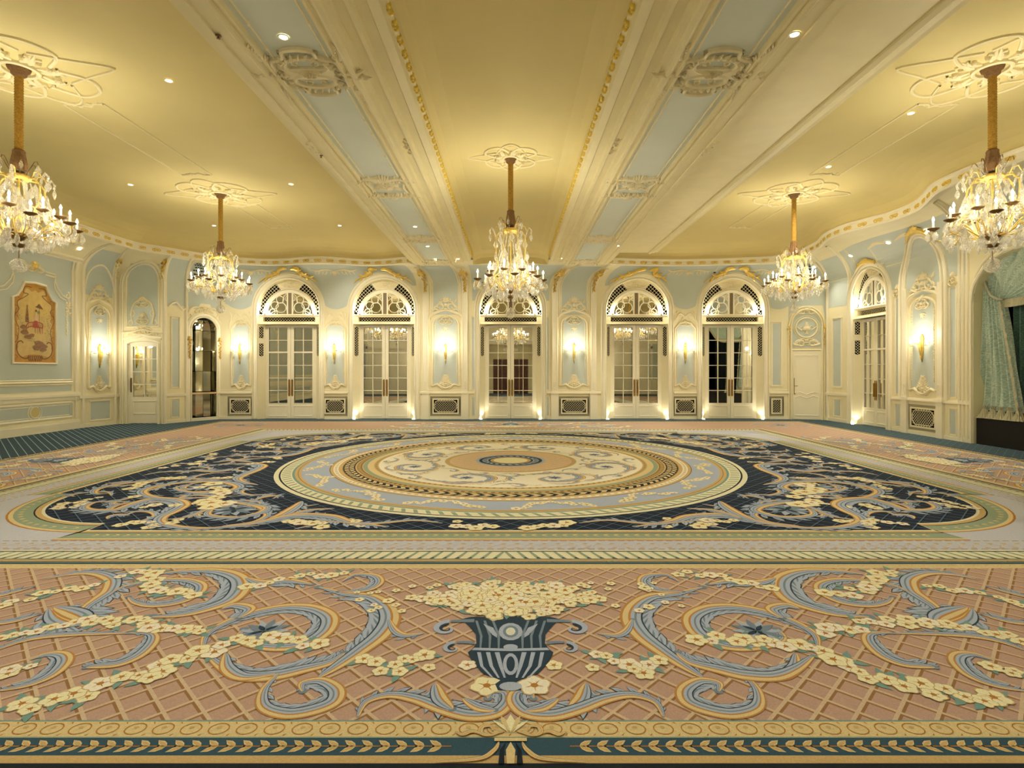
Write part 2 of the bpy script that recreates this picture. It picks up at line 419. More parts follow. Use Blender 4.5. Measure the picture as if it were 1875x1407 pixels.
    def flower(c, r, a0=0, m='c_pale'):
        n = 5; k = 20; hold = lay[0]; lay[0] += zr.random()*.0022
        def out(r): return [(c[0]+r*(.72+.28*abs(math.cos(n*q/2+a0)))*math.cos(q), c[1]+r*(.72+.28*abs(math.cos(n*q/2+a0)))*math.sin(q)) for q in [2*PI*i/k for i in range(k)]]
        poly(out(r*1.1), 'c_gold', .0004); poly(out(r), zr.choice((m, m, 'c_ivory')), .0005)
        for j in range(5):
            q = 2*PI*(j+.5)/5-a0*.4
            leaf(c, q, r*.62, r*.09, 'c_gold' if j % 2 else 'c_rust', .0006)
        poly(arc(c[0], c[1], r*.24, 0, 330, 7), 'c_rust', .0007); lay[0] = hold
    rnd = random.Random(3)
    def garland(pts, r=.055, dens=1.0, leaves=True, spread=.9):
        P_ = cr(pts, 8); acc = 0
        for p, q in zip(P_, P_[1:]):
            acc += math.hypot(q[0]-p[0], q[1]-p[1])
            if acc > r*1.25/dens:
                acc = 0; a = rnd.uniform(0, 6.3); d = rnd.uniform(-1, 1)*r*spread
                n = (-(q[1]-p[1]), q[0]-p[0]); L = math.hypot(*n) or 1
                c = (p[0]+n[0]/L*d, p[1]+n[1]/L*d)
                if leaves:
                    for k in range(2): leaf(c, rnd.uniform(0, 6.3), r*1.8, r*.7, 'c_leaf', zr.random()*.0004)
                flower(c, r*rnd.uniform(.6, 1.15), a)
    def scroll(pts, w, side=1, tip=.12, lobes=True, cols=('c_orange', 'c_yellow', 'c_lilac', 'c_bluegray'), curl=True):
        """tapering acanthus ribbon: orange-yellow rim on one side, blue leaf lobes on the other"""
        P_ = cr(pts, 7); k = len(P_); N = []; W_ = []
        for i in range(k):
            p0, p1 = P_[max(i-1, 0)], P_[min(i+1, k-1)]; dx, dy = p1[0]-p0[0], p1[1]-p0[1]; L = math.hypot(dx, dy) or 1
            N.append((-dy/L*side, dx/L*side)); t = i/(k-1); W_.append(w*(tip+(1-tip)*math.sin(PI*min(1, t*1.0))**.8))
        def off(f): return [(p[0]+n[0]*ww*f, p[1]+n[1]*ww*f) for p, n, ww in zip(P_, N, W_)]
        jz = zr.random()*.0004; E = [off(f) for f in (-.44, -.34, -.13, -.04, .1, .18, .34, .4)]
        cc = (cols[0], cols[1], cols[0], cols[2], cols[3], cols[2], 'c_deep')
        for A, B_, m in zip(E, E[1:], cc): strip(A, B_, m, .0008+jz)
        if lobes:
            for i in range(3, k-3, 3):
                t = math.atan2(P_[i+1][1]-P_[i][1], P_[i+1][0]-P_[i][0])
                c = (P_[i][0]+N[i][0]*W_[i]*.25, P_[i][1]+N[i][1]*W_[i]*.25)
                j2 = zr.random()*.0001; leaf(c, t+side*.6, W_[i]*1.25, W_[i]*.5, 'c_deep' if i % 2 else cols[3], j2); leaf(c, t+side*.6, W_[i]*1.17, W_[i]*.4, cols[2], .0002+j2); leaf(c, t+side*.55, W_[i]*.9, W_[i]*.1, cols[3], .0004+j2)
        if curl: poly(arc(P_[-1][0], P_[-1][1], w*.2, 0, 330, 9), cols[3], .0006+jz)
    def rosette(c, r):
        for i in range(12): leaf(c, 2*PI*i/12, r, r*.32, 'c_bluegray' if i % 2 else 'c_lilac', .0002*(i % 2))
        for i in range(9): leaf(c, 2*PI*i/9+.2, r*.6, r*.22, 'c_deep' if i % 2 else 'c_bluegray', .0005)
    def fl(x, y): Y = EYE*FPX/(y-CY); return ((x-CX)*Y/FPX, Y)
    def z1(L): return [fl(x/2.976, 1010+y/2.976) for x, y in L]
    def z2(L): return [fl(560+x/2.534, 1010+y/2.534) for x, y in L]
    def z4(L): return [fl(x/3.75, 760+y/3.75) for x, y in L]
    def z5(L): return [fl(450+x/3.75, 770+y/3.75) for x, y in L]
    # near border, left half
    SC = [(z1([(1105, 540), (1130, 455), (1250, 385), (1400, 335), (1560, 308), (1700, 315), (1790, 360), (1780, 430), (1690, 495), (1560, 528), (1400, 520), (1300, 480), (1330, 430)]), .17, -1),
          (z1([(1130, 570), (1220, 640), (1340, 685), (1500, 680), (1640, 650), (1800, 610), (1875, 560)]), .15, 1),
          (z1([(1230, 560), (1240, 640), (1330, 690), (1500, 672)]), .12, 1),
          (z1([(1520, 670), (1440, 760), (1440, 850), (1560, 890), (1700, 872), (1815, 825), (1830, 760), (1750, 712), (1650, 725), (1650, 770)]), .13, 1),
          (z2([(60, 590), (140, 540), (250, 465), (345, 390), (388, 320), (370, 260), (300, 215), (180, 200), (60, 170)]), .2, 1),
          (z2([(550, 385), (460, 395), (410, 370), (385, 320)]), .09, 1),
          (z1([(860, 130), (1000, 112), (1180, 112), (1290, 145), (1312, 200), (1260, 265), (1150, 310), (1000, 348), (830, 362)]), .22, -1),
          (z1([(600, 235), (700, 190), (850, 165), (1000, 160), (1090, 185), (1080, 230), (980, 280), (840, 300), (740, 285), (700, 255)]), .13, -1),
          (z1([(230, 160), (380, 128), (520, 122), (610, 155), (600, 215), (540, 260), (470, 310), (430, 380)]), .17, 1),
          (z1([(270, 320), (300, 370), (380, 400), (470, 395)]), .2, -1),
          (z1([(300, 310), (380, 330), (450, 360), (470, 400)]), .2, 1),
          (z1([(-60, 560), (100, 500), (250, 468), (450, 455), (700, 452)]), .1, 1),
          (z1([(700, 452), (820, 455), (830, 500), (760, 570), (650, 618), (520, 632), (470, 640)]), .12, -1),
          (z1([(160, 600), (250, 568), (335, 570), (350, 610), (280, 680), (150, 735), (-30, 770)]), .12, -1),
          (z1([(-120, 390), (0, 395), (100, 380), (210, 350)]), .1, 1),
          (z1([(-100, 270), (20, 240), (180, 200)]), .1, 1),
          (z2([(240, 775), (280, 705), (390, 672), (510, 690), (630, 735), (760, 768), (880, 755), (935, 705), (925, 660), (865, 655), (845, 690)]), .12, 1),
          (z2([(600, 620), (620, 690), (680, 740)]), .12, -1), (z2([(730, 690), (800, 730), (880, 745)]), .09, 1),
          (z2([(170, 145), (230, 112), (320, 118), (340, 150), (280, 185), (150, 192)]), .11, -1),
          (z1([(1210, 320), (1280, 300), (1360, 320), (1300, 370)]), .14, -1), (z1([(1340, 150), (1430, 175), (1560, 165), (1700, 185)]), .16, -1)]
    GA = [(z1([(60, 850), (250, 820), (450, 780), (650, 720), (800, 700), (900, 640), (1000, 585), (1100, 560), (1250, 512), (1400, 490), (1550, 482), (1700, 500), (1790, 520)]), .066, 1.5),
          (z1([(-40, 490), (200, 440), (400, 400), (600, 390), (800, 400), (1000, 430), (1100, 460)]), .062, 1.7),
          (z1([(1320, 215), (1450, 180), (1600, 150), (1750, 130), (1900, 125)]), .06, 1.2),
          (z1([(-20, 320), (200, 245), (400, 210), (560, 180)]), .06, 1.3), (z1([(650, 130), (800, 135), (850, 200), (950, 240), (1110, 240)]), .07, 1.4),
          (z2([(200, 520), (300, 540), (400, 565), (450, 500), (520, 500), (600, 490)]), .06, 1.2), (z1([(20, 700), (70, 640), (160, 660)]), .05, 1)]
    FL = [(fl(560+840/2.534, 1010+630/2.534), .085), (fl(560+750/2.534, 1010+535/2.534), .05), (fl(560+570/2.534, 1010+545/2.534), .04), (fl(560+540/2.534, 1010+225/2.534), .06)]
    RO = [(z1([(1440, 440)])[0], .16)]
    # vase seen from the room side (front of the rug)
    def vase(T, det=True):
        q = lambda L: [T(x, y) for x, y in L]
        b.cur = ix['c_deep']; bodyR = [(0, 0), (.06, 0), (.075, .05), (.05, .08), (.14, .14), (.2, .24), (.23, .33), (.21, .36), (.19, .42), (.2, .52), (.25, .62), (.3, .7), (.24, .73), (0, .73)]
        R_ = q(bodyR); L_ = q([(-x, y) for x, y in bodyR]); strip(R_, L_, 'c_deep', .0008)
        for s in (-1, 1):
            for (x0, w_) in ((.04, .02), (.09, .018), (.14, .016)):
                strip(q([(s*x0*.6, .1), (s*x0*1.0, .2), (s*(x0+.02), .33)]), q([(s*(x0*.6+.01), .1), (s*(x0+w_), .2), (s*(x0+.02+w_*1.3), .33)]), 'c_lilac', .0012)
                strip(q([(s*(x0+.02), .37), (s*(x0+.02), .5), (s*(x0+.06), .68)]), q([(s*(x0+.03), .37), (s*(x0+.035), .5), (s*(x0+.075), .68)]), 'c_bluegray', .0012)
            for cc, cy, r, tn in ((.37, .585, .11, 1.7), (.31, .37, .08, 1.5)):
                sp = spiral(s*cc, cy, r, 90 if s > 0 else 90, tn*.5, -s, 18, .2); sp2 = spiral(s*cc, cy, r*.62, 90, tn*.5, -s, 18, .1)
                strip(q(sp), q(sp2), 'c_lilac', .0013)
                strip(q([(x, y) for x, y in spiral(s*cc, cy, r*.62, 90, tn*.5, -s, 18, .1)]), q(spiral(s*cc, cy, r*.4, 90, tn*.5, -s, 18, .05)), 'c_deep', .0013)
            strip(q([(s*.22, .7), (s*.3, .695), (s*.36, .685)]), q([(s*.22, .66), (s*.3, .66), (s*.36, .66)]), 'c_bluegray', .0014)
            strip(q([(s*.2, .44), (s*.26, .445), (s*.3, .44)]), q([(s*.2, .41), (s*.26, .42), (s*.3, .42)]), 'c_bluegray', .0014)
        strip(q([(-.21, .35), (0, .34), (.21, .35)]), q([(-.2, .375), (0, .365), (.2, .375)]), 'c_lilac', .0015)
        for (y, rx, ry, m) in ((.55, .07, .1, 'c_lilac'), (.55, .045, .07, 'c_bluegray'), (.55, .028, .045, 'c_white'), (.22, .04, .1, 'c_lilac'), (.22, .022, .07, 'c_deep'), (.03, .055, .035, 'c_lilac'), (.38, .04, .03, 'c_lilac')):
            lay[0] += .0001; poly(q([(rx*math.cos(t), y+ry*math.sin(t)) for t in [2*PI*i/14 for i in range(14)]]), m, .0016)
        for s in (-1, 1):
            for a in (.2, .55, .9): poly(q([(s*.075, .47+.04*a), (s*(.10+.03*a), .50+a*.06), (s*(.11+a*.06), .55+a*.1), (s*(.085+.02*a), .52+a*.08)]), 'c_lilac', .0014+.0002*a)
        for i in range(170):
            a = rnd.uniform(0, 2*PI); d = math.sqrt(rnd.random()); x = d*math.cos(a)*(.55 if math.sin(a) > -.3 else .42); y = .99+d*math.sin(a)*.27
            c = T(x, y); 
            leaf(c, rnd.uniform(0, 6.3), .12, .045, 'c_leaf', zr.random()*.0004)
            flower(c, rnd.uniform(.045, .085)*(1.1-.35*d), a)
        for i in range(34):
            s = rnd.choice((-1, 1)); flower(T(s*rnd.uniform(.45, 1.1), 1.02+rnd.uniform(-.22, .22)), rnd.uniform(.025, .05), i)
    base_lay = lay[0]
    def place(T, near=True):
        for P_, w_, sd in SC:
            w_ *= .86
            for s in (1, -1):
                lay[0] += .00003; scroll([T(s*x, y) for x, y in P_], w_, sd*s*T.hand)
        for P_, r, d in GA:
            for s in (1, -1): lay[0] += .00003; garland([T(s*x, y) for x, y in P_], r, d)
        for c, r in FL:
            for s in (1, -1): flower(T(s*c[0], c[1]), r, s)
        for c, r in RO:
            for s in (1, -1): rosette(T(s*c[0], c[1]), r)
        vb = 2.73; lay[0] += .0006
        Tv = lambda x, y: T(x*1.05, vb+y*1.12)
        vase(Tv)
        # fleuron over the bottom band
        fp = lambda L: [T(x, y) for x, y in L]
        lay[0] += .0008
        for k in range(7):
            a = (k-3)*.42; poly(fp([(.012*math.sin(a), 2.41), (.06*math.sin(a)-.02*math.cos(a), 2.41+.08*math.cos(a)), (.11*math.sin(a), 2.41+.13*math.cos(a)), (.06*math.sin(a)+.02*math.cos(a), 2.41+.08*math.cos(a))]), 'c_pale' if k % 2 else 'c_yellow', .0004+.0001*(k % 2))
        poly(fp([(-.07, 2.355), (.07, 2.355), (.07, 2.375), (-.07, 2.375)]), 'c_yellow', .0008)
        for s in (-1, 1):
            q = [(s*.03, 2.42), (s*.09, 2.395), (s*.13, 2.41), (s*.125, 2.45), (s*.09, 2.455), (s*.08, 2.43)]
            scroll(fp(q), .03, s, lobes=False, cols=('c_orange', 'c_yellow', 'c_yellow', 'c_gold'))
            q = [(s*.12, 2.4), (s*.17, 2.42), (s*.21, 2.4), (s*.24, 2.415)]
            scroll(fp(q), .03, s, lobes=False, cols=('c_orange', 'c_yellow', 'c_yellow', 'c_gold'))
            q = [(s*.05, 2.35), (s*.07, 2.3), (s*.13, 2.25), (s*.3, 2.23)]
            scroll(fp(q), .03, s, lobes=False, cols=('c_orange', 'c_yellow', 'c_yellow', 'c_gold'))
        poly(fp([(0, 2.35), (.02, 2.3), (.015, 2.22), (-.015, 2.22), (-.02, 2.3)]), 'c_yellow', .0008)
        for s in (-1, 1): poly(fp([(s*.02, 2.35), (s*.045, 2.3), (s*.05, 2.22), (s*.025, 2.22), (s*.028, 2.3)]), 'c_dark', .0008)
    class TT:
        def __init__(s, f, hand): s.f = f; s.hand = hand
        def __call__(s, x, y): return s.f(x, y)
    place(TT(lambda x, y: (x, y), 1))
    lay[0] = base_lay
    place(TT(lambda x, y: (-x, 2*YC-y), 1))
    lay[0] = base_lay
    # side borders: same motif turned a quarter, centred on the long sides
    place(TT(lambda x, y: (1.59+YC-y, YC+x), 1))
    lay[0] = base_lay
    place(TT(lambda x, y: (-(1.59+YC-y), YC-x), 1))
    lay[0] = base_lay
    # corner garlands of the pink border
    for sx in (-1, 1):
        for sy in (-1, 1):
            c = (sx*7.9, YC+sy*6.3); rosette(c, .25)
            for k in range(4):
                a = PI/2*k+.4; scroll([(c[0]+.3*math.cos(a), c[1]+.3*math.sin(a)), (c[0]+.7*math.cos(a+.3), c[1]+.6*math.sin(a+.3)), (c[0]+.8*math.cos(a+.9), c[1]+.7*math.sin(a+.9)), (c[0]+.5*math.cos(a+1.1), c[1]+.45*math.sin(a+1.1))], .15, 1)
    # navy field: quarter traced, mirrored four ways
    lay[0] = base_lay
    FS = [(z4([(1780, 765), (1600, 775), (1400, 785), (1220, 775), (1105, 745), (1110, 705), (1200, 662), (1258, 622), (1210, 592), (1060, 580), (930, 612), (800, 655), (640, 660), (575, 640), (650, 604), (780, 598), (880, 604)]), .2, 1),
          (z4([(1650, 560), (1400, 572), (1200, 580), (1050, 570), (975, 540), (1010, 508), (1150, 480), (1350, 460), (1550, 465), (1642, 492), (1600, 520), (1450, 542), (1280, 532), (1200, 505), (1290, 482)]), .2, 1),
          (z4([(1120, 725), (1280, 705), (1450, 640), (1600, 606), (1760, 625), (1825, 660), (1700, 700), (1550, 710), (1425, 690), (1470, 645), (1580, 632)]), .16, 1),
          (z5([(-400, 760), (0, 722), (150, 695), (300, 662), (450, 655), (600, 668), (700, 700), (850, 722), (960, 735)]), .2, -1),
          (z5([(480, 690), (850, 712), (1150, 690), (1340, 710)]), .1, 1),
          (z5([(385, 560), (345, 600), (250, 655), (120, 700)]), .2, 1), (z5([(610, 612), (450, 620), (330, 650), (240, 680)]), .13, 1),
          (z5([(60, 555), (130, 530), (230, 520), (190, 540)]), .1, 1), (z5([(0, 580), (100, 590), (150, 605), (90, 640), (-40, 665)]), .13, 1),
          (z4([(740, 545), (650, 545), (660, 515), (780, 485), (950, 462), (1200, 442), (1500, 445), (1700, 425)]), .18, 1),
          (z4([(1770, 485), (1650, 460), (1640, 430), (1760, 380), (1800, 350), (1700, 338), (1500, 345)]), .22, 1),
          (z4([(740, 720), (760, 700), (820, 690), (880, 695)]), .1, -1), (z4([(1460, 330), (1600, 315), (1750, 330)]), .16, 1),
          (z4([(1750, 585), (1830, 560), (1875, 552)]), .12, 1), (z4([(1250, 400), (1350, 385), (1500, 390), (1620, 375)]), .2, 1),
          (z4([(720, 475), (800, 470), (900, 462)]), .12, 1)]
    FG = [(z4([(330, 655), (450, 620), (600, 585), (730, 560)]), .07, .9), (z4([(760, 770), (900, 745), (1000, 735), (1030, 770)]), .07, .9), (z4([(940, 655), (1010, 640), (1080, 628)]), .08, 1),
          (z4([(860, 520), (950, 490), (1080, 455), (1250, 430)]), .09, 1.2), (z4([(1400, 480), (1470, 530), (1480, 580), (1450, 620), (1550, 615)]), .14, 1.7),
          (z4([(880, 575), (930, 572)]), .09, 2), (z4([(1050, 380), (1200, 360), (1400, 320)]), .1, .7), (z5([(240, 705), (350, 695), (450, 705), (600, 740)]), .085, 1.4),
          (z5([(1390, 705), (1500, 725), (1600, 735), (1740, 730)]), .085, 1.3)]
    FR = [(z4([(1610, 655)])[0], .3), (z4([(1420, 495)])[0], .3)]
    rf = random.Random(21); fill = []
    for k in range(900):
        x, y = rf.uniform(-5.5, -.3), rf.uniform(5.7, YC-.15)
        if math.hypot(x, y-YC) < 4.25 or (x < -4.3 and y < 6.9 and math.hypot(x+4.24, y-7.1) > 1.1): continue
        if all(math.hypot(x-q[0], y-q[1]) > .42 for q in fill): fill.append((x, y, rf.uniform(0, 6.3), rf.choice((0, 0, 1)), rf.choice((-1, 1))))
    for sx in (1, -1):
        for sy in (1, -1):
            for (x, y, a, kd, sd) in fill:
                lay[0] += .00001; T0 = lambda p: (sx*p[0], p[1] if sy > 0 else 2*YC-p[1])
                if kd: garland([T0((x-.2*math.cos(a), y-.2*math.sin(a))), T0((x, y+.05)), T0((x+.2*math.cos(a), y+.2*math.sin(a)))], .07, 1.2, leaves=False)
                else: scroll([T0(rot(p, a, (x, y))) for p in ((-.32, -.1*sd), (-.1, .08*sd), (.15, .02*sd), (.25, -.14*sd), (.12, -.2*sd))], .11, sd*sx*sy)
    for sx in (1, -1):
        for sy in (1, -1):
            T = lambda x, y: (sx*x, y if sy > 0 else 2*YC-y)
            for P_, w_, sd in FS: lay[0] += .00003; scroll([T(x, y) for x, y in P_], w_, sd*sx*sy)
            for P_, r, d in FG: lay[0] += .00003; garland([T(x, y) for x, y in P_], r, d, leaves=False)
            for c, r in FR: rosette(T(*c), r)
    # medallion garlands and inner scrolls
    lay[0] = base_lay
    for i in range(16):
        a0 = 2*PI*i/16
        garland([((3.27+.12*math.cos(t*2*PI))*math.cos(a0+t*.3), YC+(3.27+.12*math.cos(t*2*PI))*math.sin(a0+t*.3)) for t in [j/8 for j in range(9)]], .065, 1.3, leaves=False)
    for i in range(8):
        a0 = 2*PI*(i+.5)/8; s = 1 if i % 2 else -1
        c = (1.72*math.cos(a0), YC+1.72*math.sin(a0))
        def loc(L): return [rot((x, y*s), a0+PI/2, c) for x, y in L]
        scroll(loc([(-.6, -.25), (-.35, -.38), (.1, -.36), (.4, -.15), (.38, .15), (.1, .3), (-.2, .22), (-.25, 0), (-.05, -.1)]), .13, s)
        scroll(loc([(.3, .35), (.55, .3), (.62, .05), (.5, -.1)]), .1, s); rosette(c, .13)
        garland(loc([(.35, -.3), (.6, -.05), (.62, .2)]), .04, 1, leaves=False)
    for i in range(16):
        a0 = 2*PI*i/16; s = 1 if i % 2 else -1
        for rr_, sz in ((2.1, 1.0), (1.33, .75)):
            c = (rr_*math.cos(a0), YC+rr_*math.sin(a0))
            def loc2(L): return [rot((x*sz, y*s*sz), a0+PI/2, c) for x, y in L]
            scroll(loc2([(-.28, .05), (-.1, -.08), (.12, -.06), (.2, .06), (.1, .12), (.02, .06)]), .07*sz, s)
            garland(loc2([(.22, -.05), (.32, .02), (.42, 0)]), .035, 1, leaves=False)
    return b.build('ballroom_carpet', names, label='wide ornamental ballroom carpet with navy field, round medallion and pink trellis border', category='carpet')
carpet()
# ================================================================ WALLS: a surface map per stretch of wall
ZT = 5.15                                                   # top of the coved wall, underside of the gold frieze
class Wall:
    """a stretch of wall from a to b (plan), its cornice line c(t), cove starting at height vc; map (u, v, n) -> point"""
    def __init__(s, a, b, c, vc=4.35):
        s.a = Vector(a); s.b = Vector(b); s.L = (s.b-s.a).length; s.U = (s.b-s.a)/s.L
        s.N = Vector((s.U.y, -s.U.x)); s.cl = c; s.vc = vc
    def C(s, t):
        k = (len(s.cl)-1)*min(max(t, 0), 1); i = min(int(k), len(s.cl)-2); f = k-i
        P_ = [Vector(s.cl[min(max(i+j, 0), len(s.cl)-1)]) for j in (-1, 0, 1, 2)]
        if len(s.cl) == 2: return P_[1]+(P_[2]-P_[1])*f
        return .5*(2*P_[1]+(P_[2]-P_[0])*f+(2*P_[0]-5*P_[1]+4*P_[2]-P_[3])*f*f+(3*P_[1]-P_[0]-3*P_[2]+P_[3])*f**3)
    def __call__(s, u, v, n):
        t = u/s.L; B = s.a+s.U*u
        if v <= s.vc: p = B+s.N*n; return Vector((p.x, p.y, v))
        H = ZT-s.vc; q = min((v-s.vc)/H, .9999); g = 1-math.sqrt(1-q*q); D = s.C(t)-B; p = B+D*g
        sl = D.length/H*q/math.sqrt(1-q*q); al = math.atan(sl)
        d = D.normalized(); p = p+s.N*(n*math.cos(al)); return Vector((p.x, p.y, v-n*math.sin(al)))
WY = 18.07
def wx(x): return (x-CX)*WY/FPX                             # back-wall position of a pixel column
bk = [(-9.1, 17.35), (-8.2, 17.75), (-7.3, 17.75), (-6.4, 17.42), (-5.6, 17.5), (-4.8, 17.85), (-4.0, 17.75), (-3.2, 17.45), (-1.5, 17.5), (0, 17.55), (1.5, 17.5), (3.2, 17.6), (4.0, 17.75),
      (5.0, 17.85), (5.7, 17.85), (6.5, 17.75), (7.3, 17.6), (8.1, 17.4), (8.5, 17.15)]
BACK = Wall((-9.6, WY), (9.15, WY), bk)
def bu(x): return x+9.6                                     # world x -> u on the back wall
LM = Wall((-10.12, 17.2), (-9.6, WY), [(-9.6, 16.85), (-9.1, 17.35)])          # mirror niche wall, left corner
LD2 = Wall((-10.45, 16.5), (-10.12, 17.2), [(-9.95, 16.3), (-9.6, 16.85)])
LD = Wall((-11.78, 16.5), (-10.45, 16.5), [(-10.6, 15.5), (-9.95, 16.3)])      # little door wall
LS = Wall((-12.0, 15.25), (-11.78, 16.5), [(-10.65, 15.1), (-10.6, 15.5)])     # sconce panel beside it
LW = Wall((-12.0, -.8), (-12.0, 15.25), [(-10.7, -.8), (-10.7, 8), (-10.68, 15.1)])
RD = Wall((9.15, WY), (10.2, 17.75), [(8.5, 17.15), (8.74, 16.4)])
RD2 = Wall((10.2, 17.75), (10.25, 16.5), [(8.74, 16.4), (8.65, 15.2)])
rc = [(8.65, 15.2), (8.35, 14.4), (8.3, 13.6), (8.5, 13.0), (8.72, 12.4), (8.72, 11.7), (8.5, 11.1)]
RW = Wall((10.25, 16.5), (10.15, 12.1), rc)
RS = Wall((10.15, 12.1), (10.15, -.8), [(8.5, 11.1), (8.2, 10.4), (8.2, 9.6), (8.35, 8.8), (8.7, 7), (8.5, 4), (8.7, -.8)])
HF = 4.35
def rows_v(z0, nrow=9, lo=1):
    out = [z0+(HF-z0)*i/lo for i in range(lo)] if z0 < HF else []
    s0 = max(z0, HF)
    for i in range(nrow+1):
        a = i/nrow*PI/2; q = math.sin(a)*(ZT-HF)+HF
        if q >= s0-1e-6: out.append(q)
    if out[0] > z0+1e-6: out = [z0]+out
    return out
def sheet(b, us, zlo, ztop=ZT, n=0.0, nrow=9):
    """wall skin: for every u a column from zlo(u) to the top, following the cove"""
    base = rows_v(0, nrow)
    T = [0]+[(i+1)/(12) for i in range(12)]
    rows = []
    for k in range(14):
        r = []
        for u in us:
            z0 = zlo(u) if callable(zlo) else zlo; z1 = ztop(u) if callable(ztop) else ztop
            a0 = math.asin(min(1, max(0, (z0-HF)/(ZT-HF)))); a1 = math.asin(min(1, max(0, (z1-HF)/(ZT-HF))))
            if z1 <= HF: z = z0+(z1-z0)*k/13
            elif z0 < HF:
                z = z0 if k == 0 else (z0+(HF-z0)*k/3 if k < 3 else HF+(ZT-HF)*math.sin(a1*(k-3)/10))
            else: z = HF+(ZT-HF)*math.sin(a0+(a1-a0)*k/13)
            r.append((u, min(z, z1), n))
        rows.append(r)
    b.grid(rows)
def lins(a, b, n): return [a+(b-a)*i/n for i in range(n+1)]
# door bays of the back wall (centre x)
BAYS = [-7.32, -4.17, 0.0, 4.17, 7.32]; HW = 1.02; ZS = 3.61
def hole(x0):
    def f(x):
        d = abs(x-x0); return ZS+math.sqrt(max(0, HW*HW-d*d)) if d < HW+1e-9 else 0
    return f
def bay_us(x0): return [x0-HW*math.cos(PI*i/32) for i in range(33)]
b = MB(BACK); x = -9.6
for c in BAYS:
    sheet(b, [bu(q) for q in lins(x, c-HW, 10)], 0.0)
    sheet(b, [bu(q) for q in bay_us(c)], lambda u, c=c: hole(c)(u-9.6))
    x = c+HW
sheet(b, [bu(q) for q in lins(x, 9.15, 10)], 0.0)
b.build('wall_back', 'cream', kind='structure', smooth=False)
def plain(wall, name, holes=(), us=None, n=12, m='cream'):
    b = MB(wall); u = 0
    for (u0, u1, f) in holes:
        if u0 > u+1e-3: sheet(b, lins(u, u0, max(2, int((u0-u)/.4))), 0.0)
        sheet(b, [u0+(u1-u0)*(.5-.5*math.cos(PI*i/32)) for i in range(33)], f); u = u1
    if u < wall.L-1e-3: sheet(b, lins(u, wall.L, n), 0.0)
    return b.build(name, m, kind='structure')
# corner and side walls
mu0, mu1 = .12, .92; mr = (mu1-mu0)/2; muc = (mu0+mu1)/2
plain(LM, 'wall_left_mirror_bay', [(mu0, mu1, lambda u: 2.9+math.sqrt(max(0, mr*mr-(u-muc)**2)))])
plain(LD2, 'wall_left_pier'); plain(LS, 'wall_left_panel')
plain(LD, 'wall_left_door_bay', [(.27, 1.18, lambda u: 2.38+.1*math.sqrt(max(0, 1-((u-.725)/.455)**2)))])
plain(LW, 'wall_left', n=30)
plain(RD, 'wall_right_door_bay'); plain(RD2, 'wall_right_pier')
# right wall: arched door bay (same size as the others) then panel bay
ru = .82; rh = .76
plain(RW, 'wall_right', [(ru-rh, ru+rh, lambda u: 3.75+math.sqrt(max(0, rh*rh-(u-ru)**2)))], n=24)
# stage wall: big flat arch
su0, su1 = .06, 6.6; suc = (su0+su1)/2; shw = (su1-su0)/2
def stage_top(u):
    d = min(u-su0, su1-u)
    return 4.05 if d > 1 else 3.1+.95*math.sqrt(max(0, 1-(1-d)**2))
plain(RS, 'wall_right_stage', [(su0, su1, stage_top)], n=16)
# near wall behind the camera, seen only in the mirrors
b = MB(); b.box(-12.2, -1.3, -1.0, -.8, 0, 5.6); b.box(1.3, 10.4, -1.0, -.8, 0, 5.6); b.box(-1.3, 1.3, -1.0, -.8, 3.4, 5.6)
b.build('wall_near', 'cream_white', kind='structure')
b = MB(); b.box(-1.3, 1.3, -2.1, -2.0, 0, 3.4); b.box(-1.32, -1.3, -2.0, -1.0, 0, 3.4); b.box(1.3, 1.32, -2.0, -1.0, 0, 3.4); b.box(-1.3, 1.3, -2.0, -1.0, 3.4, 3.45)
b.build('wall_doorway', 'cream', kind='structure')
b = MB()
for s_ in (-1, 1): b.box(min(s_*.02, s_*.62), max(s_*.02, s_*.62), -2.0, -1.96, 0, 2.4)
b.build('door_9', 'brown_wood', kind='structure')
b = MB()
for x in (-9.5, -6.9, -4.1, -2.1, 2.1, 4.1, 6.9, 9.2):
    b.box(x-.4, x+.4, -.8, -.785, 1.0, 3.4)
b.build('trim_99', 'pale_blue', kind='structure')
b = MB()
for x in (-8.3, -5.5, -3.0, 3.0, 5.5, 8.1):
    for d in (-.9, .9): b.box(x+d-.06, x+d+.06, -.8, -.74, 0, 4.4)
    b.ridge([(0, 0)]*2, 0, 0)
    b.box(x-.95, x+.95, -.8, -.74, 3.1, 3.25)
b.build('trim_98', 'cream_white', kind='structure')
# ================================================================ CEILING
GX = 1.2
b = MB()
def perim(n=1):
    out = []
    for W_, k in ((LW, 14), (LS, 2), (LD, 3), (LD2, 2), (LM, 3), (BACK, 72), (RD, 3), (RD2, 3), (RW, 30), (RS, 40)):
        for i in range(k): c = W_.C(i/k); out.append((c.x, c.y))
    c = RS.C(1); out.append((c.x, c.y)); return out
PER = perim()
def smooth_pts(P_, it=2):
    for _ in range(it): P_ = [P_[0]]+[((a[0]+2*q[0]+c[0])/4, (a[1]+2*q[1]+c[1])/4) for a, q, c in zip(P_, P_[1:], P_[2:])]+[P_[-1]]
    return P_
PER = smooth_pts(PER, 2)
def inset(P_, d):
    out = []
    for i, p in enumerate(P_):
        a = P_[max(i-1, 0)]; c = P_[min(i+1, len(P_)-1)]; dx, dy = c[0]-a[0], c[1]-a[1]; L = math.hypot(dx, dy) or 1
        out.append((p[0]+dy/L*d, p[1]-dx/L*d))
    return out
